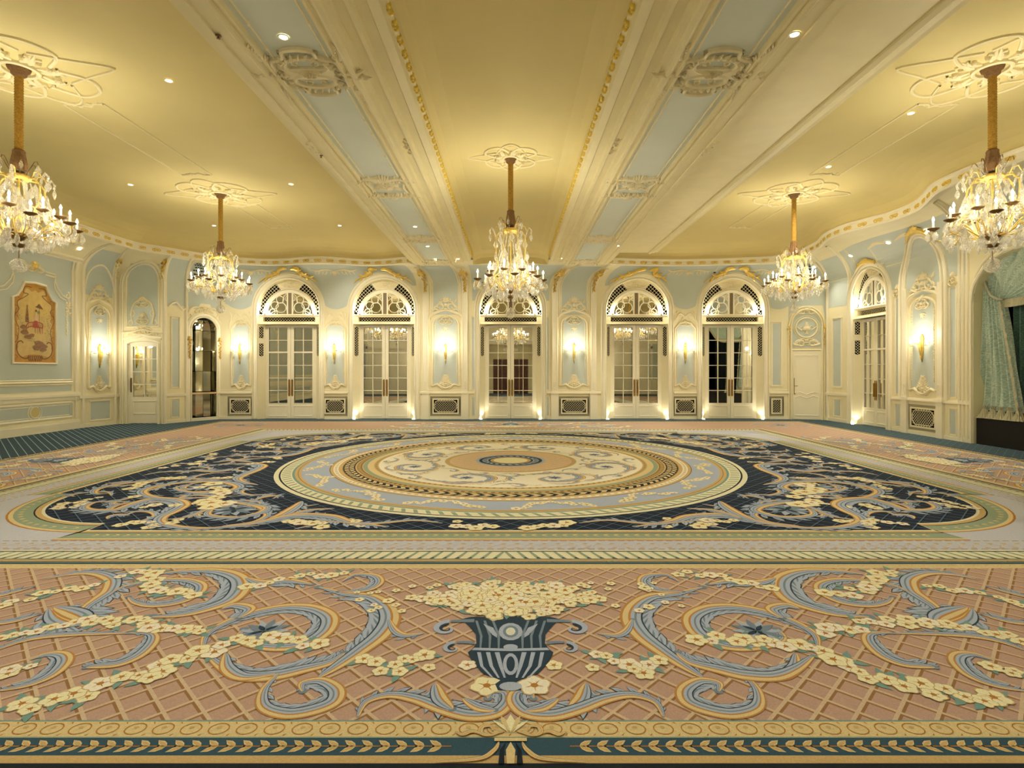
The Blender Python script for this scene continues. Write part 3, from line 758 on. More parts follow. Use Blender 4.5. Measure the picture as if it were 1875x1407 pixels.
# frieze profile swept round the room (offset inwards, height)
def sweep(P_, prof, name, m, side=1, **kw):
    b = MB(); rows = []
    for o_, z in prof:
        rows.append([(x, y, z) for x, y in inset(P_, o_)])
    b.grid(rows); return b.build(name, m, **kw)
def part_of(P_, lo, hi): return [p for p in P_ if lo <= p[0] <= hi]
LP = [p for p in PER if p[0] < -2.9 ]; RP = [p for p in PER if p[0] > 2.9]
prof = [(-.02, 5.10), (.03, 5.10), (.03, 5.0), (.07, 4.985), (.1, 5.0), (.1, 5.02), (.09, 5.03), (.09, 5.14), (.1, 5.145), (.14, 5.17), (.14, 5.2), (.1, 5.21), (.1, 5.22)]
sweep(LP, prof, 'trim_1', 'cream_white', kind='structure'); sweep(RP, prof, 'trim_2', 'cream_white', kind='structure')
def ceil_side(P_, xb, name, zc=5.57):
    b = MB(); rows = []
    for k in range(7):
        a = PI/2*k/6; rows.append([(x, y, 5.2+(zc-5.2)*math.sin(a)) for x, y in inset(P_, .1+.85*(1-math.cos(a)))])
    I = rows[-1]
    sg = 1 if xb > 0 else -1
    b.grid(rows); xo = -11.5 if sg < 0 else 9.6
    b.poly([(xb, -1.0, zc), (xo, -1.0, zc), (xo, 18.2, zc), (xb, 18.2, zc)])
    return b.build(name, 'ceiling_cream', kind='structure', smooth=False)
ceil_side(LP, -3.0, 'ceiling_left'); ceil_side(RP, 3.0, 'ceiling_right')
# central vault between the beams
b = MB(); vp = [(-GX, 5.24), (-1.17, 5.30), (-1.08, 5.37), (-.9, 5.42), (-.6, 5.44), (0, 5.45), (.6, 5.44), (.9, 5.42), (1.08, 5.37), (1.17, 5.30), (GX, 5.24)]
rows = []
for y, dz in [(-1.0, 0), (16.6, 0), (16.9, .01), (17.15, .05), (17.35, .12), (17.48, .22), (17.55, .4)]:
    rows.append([(x, y, max(z-dz, 5.0) if y > 16.7 else z) for x, z in vp])
b.grid(rows); b.build('ceiling_vault', 'ceiling_cream', kind='structure')
# roof slab closing the room from above
b = MB(); b.box(-13, 12, -2.3, 19.3, 5.75, 5.9); b.box(-13, 12, 18.7, 18.8, 0, 5.75); b.box(-13, 12, -2.3, -2.2, 0, 5.75); b.box(-13, -12.6, -2.2, 19, 0, 5.75)
b.build('ceiling_slab', 'dark', kind='structure')
# beams (profile from the vault side outwards)
bp = [(GX, 5.26), (1.2, 5.20), (1.24, 5.19), (1.26, 5.13), (1.36, 5.10), (1.38, 5.13), (1.5, 5.13), (1.52, 5.06), (1.56, 5.05), (1.575, 5.08), (1.68, 5.08), (1.7, 5.02), (1.75, 5.01), (1.765, 4.98), (1.80, 4.965), (1.83, 4.98), (1.845, 5.0),
      (1.87, 5.0), (1.885, 4.975), (1.91, 4.975), (1.925, 5.03), (2.66, 5.03), (2.675, 4.975), (2.70, 4.975), (2.715, 5.0), (2.74, 5.0), (2.76, 4.97), (2.79, 4.965), (2.82, 4.985), (2.9, 4.985), (2.91, 5.0), (2.97, 5.0), (2.98, 4.985),
      (3.06, 4.985), (3.075, 5.03), (3.13, 5.03), (3.15, 5.07), (3.2, 5.07), (3.22, 5.2), (3.3, 5.22), (3.32, 5.6)]
for sg, nm in ((-1, 'trim_3'), (1, 'trim_4')):
    b = MB()
    for i, (p, q) in enumerate(zip(bp, bp[1:])):
        b.cur = 1 if (abs(p[0]-1.925) < .001) else 0
        a = [(sg*p[0], -1.0, p[1]), (sg*q[0], -1.0, q[1]), (sg*q[0], 17.6, q[1]), (sg*p[0], 17.6, p[1])]
        b.poly(a if sg > 0 else a[::-1])
    b.build(nm, ['beam_cream', 'ceiling_blue'], kind='structure')
# extra flat soffit and moulding on the right, ending over the back wall
b = MB()
fp = [(3.2, 5.2), (3.25, 5.34), (4.35, 5.34), (4.36, 5.31), (4.42, 5.29), (4.46, 5.31), (4.48, 5.33), (4.56, 5.33), (4.58, 5.36), (4.64, 5.34), (4.66, 5.36), (4.68, 5.58)]
for p, q in zip(fp, fp[1:]): b.poly([(p[0], -1, p[1]), (q[0], -1, q[1]), (q[0], 17.4, q[1]), (p[0], 17.4, p[1])])
b.build('trim_5', 'beam_cream', kind='structure')
b = MB()                                                    # gilded bead along the vault edge
for sg in (-1, 1):
    y = 2.0
    while y < 17.4:
        y0 = y; L = .26
        for k in range(3):
            b.smooth = True
            cx_, cy_, cz_ = sg*(1.205+.008*(k % 2)), y0+.03+k*.055, 5.215
            rows = []
            for i in range(5):
                th = PI*i/4; r = math.sin(th)
                rows.append([(cx_+.034*r*math.cos(f), cy_+.042*math.cos(th), cz_-.005+.04*r*math.sin(f)) for f in [2*PI*j/6 for j in range(6)]])
            b.grid(rows, close=True)
        y += L
b.build('trim_6', 'gilt_paint', kind='structure')
# pale rope between the gilded leaves
b = MB()
for sg in (-1, 1): b.tube([(sg*1.205, y, 5.215) for y in lins(-1, 17.4, 40)], .016, 6)
b.build('trim_7', 'relief', kind='structure')
# gilded rosettes painted on the frieze band
def frieze_gold(P_, name):
    b = MB(); Q = inset(P_, .087); acc = 0; d = .38
    for p, q in zip(Q, Q[1:]):
        L = math.hypot(q[0]-p[0], q[1]-p[1])
        if L < 1e-6: continue
        while acc < L:
            t = acc/L; c = (p[0]+(q[0]-p[0])*t, p[1]+(q[1]-p[1])*t); ux, uy = (q[0]-p[0])/L, (q[1]-p[1])/L; nx, ny = uy, -ux
            if c[1] > 3:
                f = lambda u, v, n: (c[0]+ux*u+nx*(n+.004), c[1]+uy*u+ny*(n+.004), 5.085+v)
                b.map = f
                for s in (-1, 1):
                    b.ridge([(s*x, y) for x, y in [(.0, -.012), (.04, -.035), (.09, -.025), (.105, .01), (.075, .034), (.045, .018)]], .02, .012)
                    b.ridge([(s*x, y) for x, y in [(.0, .03), (.03, .035), (.055, .0), (.03, -.01)]], .02, .012)
                b.ridge([(-.02, 0), (.02, 0)], .03, .014)
            acc += d
        acc -= L
    b.map = None
    b.build(name, 'gilt_paint', kind='structure')
frieze_gold(LP, 'trim_8'); frieze_gold(RP, 'trim_9')
# ================================================================ RELIEF ORNAMENT
def taper(n, w, tip=.25, mid=.5): return [w*(tip+(1-tip)*math.sin(PI*i/(n-1))) for i in range(n)]
def crid(b, pts, w, h, n0=0.0, n=5, tp=True):
    P_ = cr(pts, n); k = len(P_); b.ridge(P_, taper(k, w) if tp else w, taper(k, h, .4) if tp else h, n0)
def curl(b, cx, cy, r, a0, turns, s, w, h, n0=0.0):
    P_ = spiral(cx, cy, r, a0, turns, s, 14, .12); k = len(P_)
    b.ridge(P_, [w*(1-.6*i/(k-1)) for i in range(k)], [h*(.7+.5*i/(k-1)) for i in range(k)], n0)
def rleaf(b, x, y, a, L, W_, h, n0=0.0):
    b.ridge([(x+L*t*math.cos(a), y+L*t*math.sin(a)) for t in (0, .3, .65, 1)], [W_*.4, W_, W_*.7, .004], [h*.5, h, h*.8, 0], n0)
def blob(b, x, y, rx, ry, h, n0=0.0):
    rows = [[(x+rx*math.cos(t)*q, y+ry*math.sin(t)*q, n0+h*math.sqrt(1-q*q)) for t in [2*PI*i/10 for i in range(10)]] for q in (1, .85, .5, .05)]
    b.grid(rows, close=True)
def shell(b, x, y, r, a0, a1, n, h, n0=0.0):
    for i in range(n): rleaf(b, x, y, math.radians(a0+(a1-a0)*i/(n-1)), r*(1-.2*abs(2*i/(n-1)-1)), r*.3, h, n0)
def sprig(b, x, y, w, h, d=.03, n0=0.0, seed=1):
    """symmetrical rocaille cluster about (x, y), half-width w, height h (upwards)"""
    r = random.Random(seed)
    for s in (-1, 1):
        curl(b, x+s*w*.45, y+h*.12, w*.38, 90-s*90, 1.2, s, w*.16, d, n0)
        crid(b, [(x+s*w*.05, y-h*.05), (x+s*w*.5, y-h*.12), (x+s*w*.95, y+h*.08), (x+s*w*.8, y+h*.3)], w*.16, d, n0)
        crid(b, [(x+s*w*.75, y+h*.2), (x+s*w*.55, y+h*.48), (x+s*w*.2, y+h*.6)], w*.14, d, n0)
        curl(b, x+s*w*.28, y+h*.62, w*.2, 90+s*90, 1.1, -s, w*.11, d, n0)
        for k in range(4):
            rleaf(b, x+s*w*r.uniform(.1, .8), y+h*r.uniform(0, .6), PI/2-s*r.uniform(.2, 1.3), w*r.uniform(.25, .5), w*.11, d*.8, n0)
    shell(b, x, y+h*.5, h*.5, 30, 150, 7, d, n0); blob(b, x, y+h*.3, w*.16, h*.14, d*1.5, n0)
    shell(b, x, y+h*.1, h*.28, 215, 325, 5, d, n0)
def spray(b, x, y, w, h, d=.02, n0=0.0, seed=4):
    r = random.Random(seed)
    crid(b, [(x, y), (x+.02*w, y+h*.5), (x, y+h)], w*.07, d, n0)
    for k in range(7):
        t = k/7; s = 1 if k % 2 else -1
        for s in (-1, 1): rleaf(b, x, y+h*t, PI/2-s*(1.1-.6*t), w*(.75-.45*t), w*.15, d, n0)
    blob(b, x, y+h, w*.12, w*.12, d, n0)
def gold_drop(b, x, y, w, h, d=.035):
    """gilded mask with a hanging bunch; top at y, hangs down by h"""
    blob(b, x, y-h*.12, w*.5, h*.1, d); shell(b, x, y-h*.1, w*.9, 20, 160, 5, d)
    for s in (-1, 1): curl(b, x+s*w*.5, y-h*.18, w*.35, 90, .9, -s, w*.25, d)
    r = random.Random(5)
    for k in range(12):
        t = .25+.73*k/12; ww = w*(.55-.4*t)
        blob(b, x+ww*math.sin(k*2.4), y-h*t, w*.2*(1.2-t*.7), h*.05, d)
        rleaf(b, x, y-h*t, -PI/2+math.sin(k*2.1)*.9, w*.5, w*.2, d)
NT = [10]
def trim_name(): NT[0] += 1; return 'trim_%d' % NT[0]
def panel_frame(b, u0, u1, v0, v1, w=.035, h=.02, n0=0.0):
    b.ridge([(u0, v0), (u1, v0), (u1, v1), (u0, v1)], w, h, n0, close=True)
def blue_box(b, u0, u1, v0, v1, n=.004):
    b.poly([(u0, v0, n), (u1, v0, n), (u1, v1, n), (u0, v1, n)])
def sheet_n(b, us, lo, hi, n): sheet(b, us, lo, hi, n)
# ================================================================ SMALL FIXTURES
def lattice(b, u0, u1, v0, v1, p, w, n0, n1, inside=None, rect=True):
    """diagonal bars clipped to a rectangle (and to inside(u, v) when given)"""
    W_, H_ = u1-u0, v1-v0; h = w*.5; n0 = max(n0, n1-.006)
    for sg in (1, -1):
        c = -H_ if sg > 0 else 0.0
        k = 0; end = W_ if sg > 0 else W_+H_
        c = math.floor(c/p)*p + p/2
        while c < end:
            # line: u - u0 = c + sg*(v - v0)
            if sg > 0: va = max(0, -c); vb = min(H_, W_-c)
            else: va = max(0, c-W_); vb = min(H_, c)
            if vb-va > w*.5:
                segs = [(va, vb)]
                if inside:
                    m = max(2, int((vb-va)/.02)); segs = []; st = None
                    for i in range(m+1):
                        v = va+(vb-va)*i/m; ok = inside(u0+c+sg*v, v0+v)
                        if ok and st is None: st = v
                        if (not ok or i == m) and st is not None:
                            if v-st > .02: segs.append((st, v))
                            st = None
                for a_, b_ in segs:
                    A = (u0+c+sg*a_, v0+a_); B = (u0+c+sg*b_, v0+b_)
                    cl = lambda q: min(max(q, u0), u1) if not inside else q
                    b.poly([(cl(A[0]-h), A[1], n1), (cl(A[0]+h), A[1], n1), (cl(B[0]+h), B[1], n1), (cl(B[0]-h), B[1], n1)])
                    b.poly([(cl(A[0]-h), A[1], n1), (cl(A[0]-h), A[1], n0), (cl(B[0]-h), B[1], n0), (cl(B[0]-h), B[1], n1)])
                    b.poly([(cl(A[0]+h), A[1], n1), (cl(A[0]+h), A[1], n0), (cl(B[0]+h), B[1], n0), (cl(B[0]+h), B[1], n1)])
            c += p
LOC = lambda u, v, n: Vector((u, -n, v))
def make_vent(w, h, fancy=True):
    t = empty('vent_grille')
    b = MB(LOC); b.box(-w/2, w/2, 0, h, .003, .006); b.build('backing', 'dark', t)
    b = MB(LOC); e = .075
    for r_ in ((-w/2, w/2, 0, e), (-w/2, w/2, h-e, h), (-w/2, -w/2+e, e, h-e), (w/2-e, w/2, e, h-e)):
        lattice(b, *r_, .037, .007, .006, .010)
    for r_ in ((-w/2, w/2, 0, .008), (-w/2, w/2, h-.008, h), (-w/2, -w/2+.008, 0, h), (w/2-.008, w/2, 0, h)): b.box(*r_, .006, .02)
    b.build('border', 'cream', t)
    b = MB(LOC); e1 = e; e2 = e+.045
    for a0, a1, c0, c1 in ((-w/2+e1, w/2-e1, e1, e2), (-w/2+e1, w/2-e1, h-e2, h-e1), (-w/2+e1, -w/2+e2, e2, h-e2), (w/2-e2, w/2-e1, e2, h-e2)): b.box(a0, a1, c0, c1, .006, .02)
    b.build('frame', 'cream', t)
    b = MB(LOC); iu = w/2-e2-(.03 if fancy else .004); iv0, iv1 = e2+(.03 if fancy else .004), h-e2-(.03 if fancy else .004)
    ch = .09 if fancy else 0
    def ins(u, v):
        if abs(u) > iu or v < iv0 or v > iv1: return False
        return (iu-abs(u))+min(v-iv0, iv1-v) > ch
    lattice(b, -iu, iu, iv0, iv1, .078, .009, .006, .012, ins)
    if fancy:
        o = [(-iu+ch, iv0), (iu-ch, iv0), (iu, iv0+ch), (iu, iv1-ch), (iu-ch, iv1), (-iu+ch, iv1), (-iu, iv1-ch), (-iu, iv0+ch)]
        b.ridge(o, .016, .014, .006, close=True)
        for i in range(8):
            p, q = o[i], o[(i+1) % 8]
            L = math.hypot(q[0]-p[0], q[1]-p[1]); m = max(1, int(L/.09))
            for k in range(m):
                t_ = (k+.5)/m; cxx, cyy = p[0]+(q[0]-p[0])*t_, p[1]+(q[1]-p[1])*t_
                ox = 0 if abs(q[1]-p[1]) < 1e-6 else math.copysign(.02, cxx); oy = 0 if abs(q[0]-p[0]) < 1e-6 else math.copysign(.02, cyy-h/2)
                b.box(cxx+ox-.008, cxx+ox+.008, cyy+oy-.012, cyy+oy+.012, .006, .016)
    b.build('lattice', 'cream', t)
    return t
def put(o, wall, u, v, n=0.0):
    """stand an object built in (right, -out, up) coordinates on a stretch of wall"""
    p = wall.a+wall.U*u+wall.N*n; o.location = (p.x, p.y, v); o.rotation_euler = (0, 0, math.atan2(wall.U.y, wall.U.x)); return o
def flame_light(parent, loc, power, size=.05): add_light('POINT', loc, power, size=size, parent=parent, name='candle_light')
def make_sconce():
    t = empty('wall_sconce')
    b = MB(LOC); P_ = [(-.035, .52), (-.05, .4), (-.03, .3), (-.045, .2), (-.02, .05), (0, -.12), (.02, .05), (.045, .2), (.03, .3), (.05, .4), (.035, .52), (0, .58)]
    b.prism([(x, y-.25) for x, y in P_], 0, .03); shell(b, 0, .2, .1, 20, 160, 7, .03, .02)
    b.tube([(0, -.3, .03), (0, -.1, .06), (0, .05, .08), (0, .12, .06)], [.012, .03, .04, .02], 8)
    for k in range(4): rleaf(b, 0, -.3+.1*k, PI/2, .12, .05, .02, .05)
    b.build('backplate', 'gilt', t, smooth=True)
    for i, (a, r, z) in enumerate(((-80, .24, .0), (-42, .2, .03), (0, .22, -.02), (42, .2, .03), (80, .24, .0))):
        dx, dn = math.sin(math.radians(a)), math.cos(math.radians(a))
        f = lambda q, zz: (dx*q, .06+dn*q, zz)
        b = MB(LOC); b.tube([f(0, .0), f(r*.35, -.11+z), f(r*.75, -.12+z), f(r, -.03+z), f(r, .03+z)], .011, 6)
        arm = b.build('arm', 'gilt', t, smooth=True)
        cx_, cn, cz_ = dx*r, .06+dn*r, .03+z
        b = MB(); b.lathe([(.008, 0), (.042, .012), (.045, .018), (.01, .01)], 10, (cx_, -cn, cz_)); b.build('drip_pan', 'gilt', arm, smooth=True)
        b = MB(); b.lathe([(.011, .012), (.011, .1), (.002, .1)], 8, (cx_, -cn, cz_)); b.build('candle', 'candle', arm)
        b = MB(); b.lathe([(.002, .1), (.012, .115), (.013, .13), (.006, .155), (.001, .17)], 8, (cx_, -cn, cz_)); b.build('bulb', 'bulb', arm, smooth=True)
    flame_light(t, (0, -.42, .34), SCONCE_W, .06)
    return t
# ================================================================ MIRRORED DOOR BAYS
def leaf_door(x0, x1, split, hinge_in):
    """one leaf with two columns of six mirror panes"""
    b = MB(LOC); n0, n1 = -.24, -.2; zt = 3.12; s = .095
    b.box(x0, x0+s, 0.01, zt, n0, n1); b.box(x1-s, x1, .01, zt, n0, n1)
    b.box(x0+s, x1-s, 3.03, zt, n0, n1); b.box(x0+s, x1-s, .01, .52, n0, n1)
    cx = (x0+x1)/2; b.box(cx-.009, cx+.009, .52, 3.03, n0+.01, n1)
    for i in range(1, 6): z = .52+(3.03-.52)*i/6; b.box(x0+s, x1-s, z-.009, z+.009, n0+.01, n1)
    panel_frame(b, x0+s+.01, x1-s-.01, .09, .42, .03, .012, n1)
    panel_frame(b, x0+s, x1-s, .52, 3.03, .02, .01, n1)
    if split: b.box(x0, x1, 2.19, 2.235, n1, n1+.012)
    return b
def make_bay(split=False, strips=(1, 1), zero=True, hw=HW, lights=()):
    t = empty('door_1', kind='structure')
    # splayed reveals, arch soffit and back boards
    b = MB(LOC)
    for s in (-1, 1):
        b.poly([(s*hw, 0, 0), (s*(hw-.17), 0, -.2), (s*(hw-.17), 3.13, -.2), (s*hw, 3.13, 0)])
    b.poly([(-hw, 3.13, 0), (hw, 3.13, 0), (hw-.17, 3.13, -.2), (-hw+.17, 3.13, -.2)])
    A = [(x, y) for x, y in arc(0, ZS, hw, 0, 180, 28)]; A = [(hw, 3.13)]+A+[(-hw, 3.13)]
    b.grid([[(x, y, 0) for x, y in A], [(x, y, -.15) for x, y in A]])
    b.box(-hw, hw, 3.13, 3.22, -.22, -.06); b.box(-hw, hw, 3.37, 3.44, -.22, -.06); b.box(-hw, -hw+.16, 3.22, 3.37, -.22, -.06); b.box(hw-.16, hw, 3.22, 3.37, -.22, -.06)
    b.ridge([(-hw, 3.15), (hw, 3.15)], .05, .03, -.06); b.ridge([(-hw, 3.43), (hw, 3.43)], .04, .03, -.06)
    b.box(-hw+.16, -.83, 0, 3.13, -.24, -.2); b.box(.83, hw-.16, 0, 3.13, -.24, -.2)
    b.build('surround', 'cream', t)
    b = MB(LOC); b.box(-hw+.15, hw-.15, 3.21, 3.38, -.2, -.19)
    A2 = arc(0, ZS, hw, 0, 180, 28); A2 = [(hw, 3.43)]+A2+[(-hw, 3.43)]
    b.poly([(x, y, -.16) for x, y in A2]); b.poly([(-.84, 0, -.27), (.84, 0, -.27), (.84, 3.13, -.27), (-.84, 3.13, -.27)])
    b.build('dark_backing', 'dark', t)
    b = MB(LOC); lattice(b, -hw+.16, hw-.16, 3.225, 3.365, .092, .011, -.188, -.182)
    b.build('transom_lattice', 'cream', t)
    b = MB(LOC)
    def ins(u, v):
        d = math.hypot(u, v-3.43); return v > 3.44 and d > .89 and math.hypot(u, max(0, v-ZS)) < hw-.03 and abs(u) < hw-.03
    lattice(b, -hw, hw, 3.44, 4.64, .125, .014, -.158, -.15, ins)
    b.ridge(arc(0, ZS, hw-.015, 0, 180, 28), .05, .02, -.15)
    b.build('crescent_lattice', 'cream', t)
    b = MB(LOC); sprig(b, 0, 4.38, .34, .2, .03, -.15, 3)
    T = [(x, y) for x, y in arc(0, ZS, hw-.02, 62, 118, 10)]; B_ = [(x, y) for x, y in arc(0, 3.43, .87, 108, 72, 8)]
    b.poly([(x, y, -.145) for x, y in T+B_]); b.build('arch_ornament', 'relief', t)
    # lunette
    b = MB(LOC)
    for r_, w_, h_ in ((.82, .1, .05), (.77, .05, .035), (.885, .03, .05)): b.ridge(arc(0, 3.43, r_, 0, 180, 28), w_, h_, -.16)
    b.box(-.76, .76, 3.43, 3.475, -.16, -.11); b.box(-.1, -.06, 3.44, 4.2, -.155, -.125); b.box(.06, .1, 3.44, 4.2, -.155, -.125)
    lun = b.build('lunette_frame', 'cream_white', t)
    b = MB(LOC); b.poly([(x, y, -.156) for x, y in arc(0, 3.43, .78, 0, 180, 28)]); b.build('lunette_mirror', 'mirror', lun)
    b = MB(LOC)
    for s in (-1, 1):
        for cx_, cy_, r_ in ((-.51, .31, .12), (-.33, .5, .12), (-.3, .23, .165), (-.58, .1, .09)):
            b.ridge(arc(s*cx_, 3.46+cy_, r_, 0, 360, 18)[:-1], .022, .015, -.152, close=True)
        b.ridge([(s*x, 3.46+y) for x, y in cr([(-.1, .1), (-.14, .3), (-.24, .42), (-.2, .6), (-.1, .7)], 4)], .024, .015, -.152)
        b.ridge([(s*x, 3.46+y) for x, y in cr([(-.68, .02), (-.47, .13), (-.42, .02)], 4)], .024, .015, -.152)
        b.ridge([(s*x, 3.46+y) for x, y in cr([(-.1, .45), (-.17, .52), (-.12, .62)], 4)], .02, .015, -.152)
    b.build('tracery', 'cream_white', lun)
    b = MB(LOC); b.box(-.06, .06, 3.44, 4.19, -.152, -.14); b.build('painted_dark_gap', 'taupe', lun)  # no real bar: taupe colour stands for the dark reflected gap
    # side lattice strips on the splayed reveals
    for s in (-1, 1):
        fm = lambda u, v, n, s=s: Vector((s*(hw-.17*u/.26)-s*n*.7, .2*u/.26-.0-n*.6, v))
        def insl(u, v): return .06 < u < .2 and 2.07 < v < 3.07 and not (v > 3.0 and math.hypot(u-.13, v-3.0) > .07) and not (v < 2.14 and math.hypot(u-.13, v-2.14) > .07)
        if split and s < 0: f2 = lambda u, v: insl(u, v) and not 2.5 < v < 2.68
        else: f2 = insl
        b = MB(fm)
        if split and s < 0: pts = [[(.06, 2.1), (.13, 2.07), (.2, 2.1), (.2, 2.5), (.06, 2.5)], [(.06, 2.68), (.2, 2.68), (.2, 3.04), (.13, 3.07), (.06, 3.04)]]
        else: pts = [[(.06, 2.12), (.13, 2.07), (.2, 2.12), (.2, 3.02), (.13, 3.07), (.06, 3.02)]]
        for q in pts: b.poly([(u, v, .004) for u, v in q])
        sl = b.build('side_grille', 'dark', t)
        b = MB(fm); lattice(b, .06, .2, 2.07, 3.07, .08, .010, .005, .01, f2); b.build('lattice', 'cream', sl)
    # leaves
    for s in (-1, 1):
        x0, x1 = (-.828, -.004) if s < 0 else (.004, .828)
        lf = leaf_door(x0, x1, split, s).build('door_leaf', 'white_paint', t)
        b = MB(LOC); k = .012*s
        b.poly([(x0+.09, .5, -.232-k*.4), (x1-.09, .5, -.232+k*.4), (x1-.09, 3.05, -.232+k*.4), (x0+.09, 3.05, -.232-k*.4)]); b.build('mirror_panes', 'mirror', lf)
        b = MB(LOC); hx = s*.05
        pl = [(-.03, 0), (-.036, .03), (-.03, .06), (-.03, .49), (-.036, .52), (-.03, .55), (0, .58), (.03, .55), (.036, .52), (.03, .49), (.03, .06), (.036, .03), (.03, 0), (0, -.03)]
        b.prism([(hx+x*.95, .77+y*.95) for x, y in pl], -.2, -.19); b.ridge([(hx, .85), (hx, 1.24)], .03, .05, -.19); b.build('handle', 'brass', lf)
    for s in (-1, 1):
        b = MB(); b.lathe([(.001, 0), (.03, 0), (.03, .03), (.024, .035)], 10, (s*.8, .04, 3.45)); up_ = b.build('uplight', 'brass', t)
        b = MB(); b.lathe([(.024, .034), (.001, .036)], 10, (s*.8, .04, 3.45)); b.build('lamp_lens', 'bulb', up_)
    return t
def bay_lights(t, floor_sides=()):
    for s in (-1, 1): add_light('POINT', (s*.8, -.02, 3.56), UP_W*.45, size=.03, parent=t, name='lunette_uplight')
    for s in floor_sides:
        b = MB(); b.lathe([(.03, .012), (.035, 0), (.001, .01)], 10, (s*.97, -.03, .002)); b.build('floor_uplight', 'lamp', t)
        add_light('SPOT', (s*.9, .02, .06), UP_W*.65, size=.02, parent=t, rot=(PI, 0, 0), spot=1.9, blend=.9, name='floor_uplight_lamp')
plain_bay = make_bay(False)
put(plain_bay, BACK, bu(BAYS[1]), 0)
sp = make_bay(True)
put(sp, BACK, bu(BAYS[0]), 0)
c3 = copy_tree(plain_bay); put(c3, BACK, bu(BAYS[2]), 0)
c4 = copy_tree(plain_bay); put(c4, BACK, bu(BAYS[3]), 0)
c5 = copy_tree(plain_bay); put(c5, BACK, bu(BAYS[4]), 0)
c6 = copy_tree(sp); put(c6, RW, ru, 0)
for i, c in enumerate((sp, plain_bay, c3, c4, c5, c6)): c.name = 'door_%d' % (i+1)
c6.scale = (rh/HW, 1, 1)
for c, fs in ((sp, ()), (plain_bay, (-1, 1)), (c3, (-1, 1)), (c4, (-1, 1)), (c5, (-1, 1)), (c6, (-1,))): bay_lights(c, fs)
# ================================================================ BACK WALL: mouldings, blue fields, panels
# arch mouldings
b = MB(BACK)
for c in BAYS:
    for r_, w_, h_ in ((1.03, .04, .04), (1.1, .1, .025), (1.17, .035, .05)):
        b.ridge([(bu(c-r_), .02), (bu(c-r_), 1.2), (bu(c-r_), 2.4)]+[(bu(x), y) for x, y in arc(c, ZS, r_, 180, 0, 36)]+[(bu(c+r_), 2.4), (bu(c+r_), 1.2), (bu(c+r_), .02)], w_, h_)
b.build(trim_name(), 'cream_white', kind='structure')
# blue upper field between and above the arches
def arch_lo(x, low):
    z = low(x)
    for c in BAYS:
        d = abs(x-c)
        if d < 1.22: z = max(z, ZS+math.sqrt(1.22**2-d*d))
    return z
b = MB(BACK)
def low_of(c):
    def f(x):
        d = abs(x-c)
        return 3.62+.16*min(1, (d/.42)**2) if d < .42 else 3.78+.35*(d-.42)
    return f
for x0, x1, cen in ((-9.35, -5.73, -8.85), (-7.3, -3.1, -5.745), (-1.28, 1.28, 9), (3.1, 7.3, 5.745), (5.73, 9.15, 8.75)):
    pass
def low_all(x):
    z = 9
    for cen in (-8.9, -5.745, 5.745, 8.8): z = min(z, low_of(cen)(x))
    return z if z < 4.4 else 4.4
for x0, x1 in ((-9.4, -3.1), (3.1, 9.15)):
    b_us = [bu(x) for x in lins(x0, x1, 170)]
    sheet(b, b_us, lambda u: max(3.6, arch_lo(u-9.6, low_all)), 5.03, .006)
sheet(b, [bu(x) for x in lins(-1.27, 1.27, 60)], lambda u: arch_lo(u-9.6, lambda x: 3.9), 5.03, .006)
b.build('wall_upper_field', 'pale_blue', kind='structure')
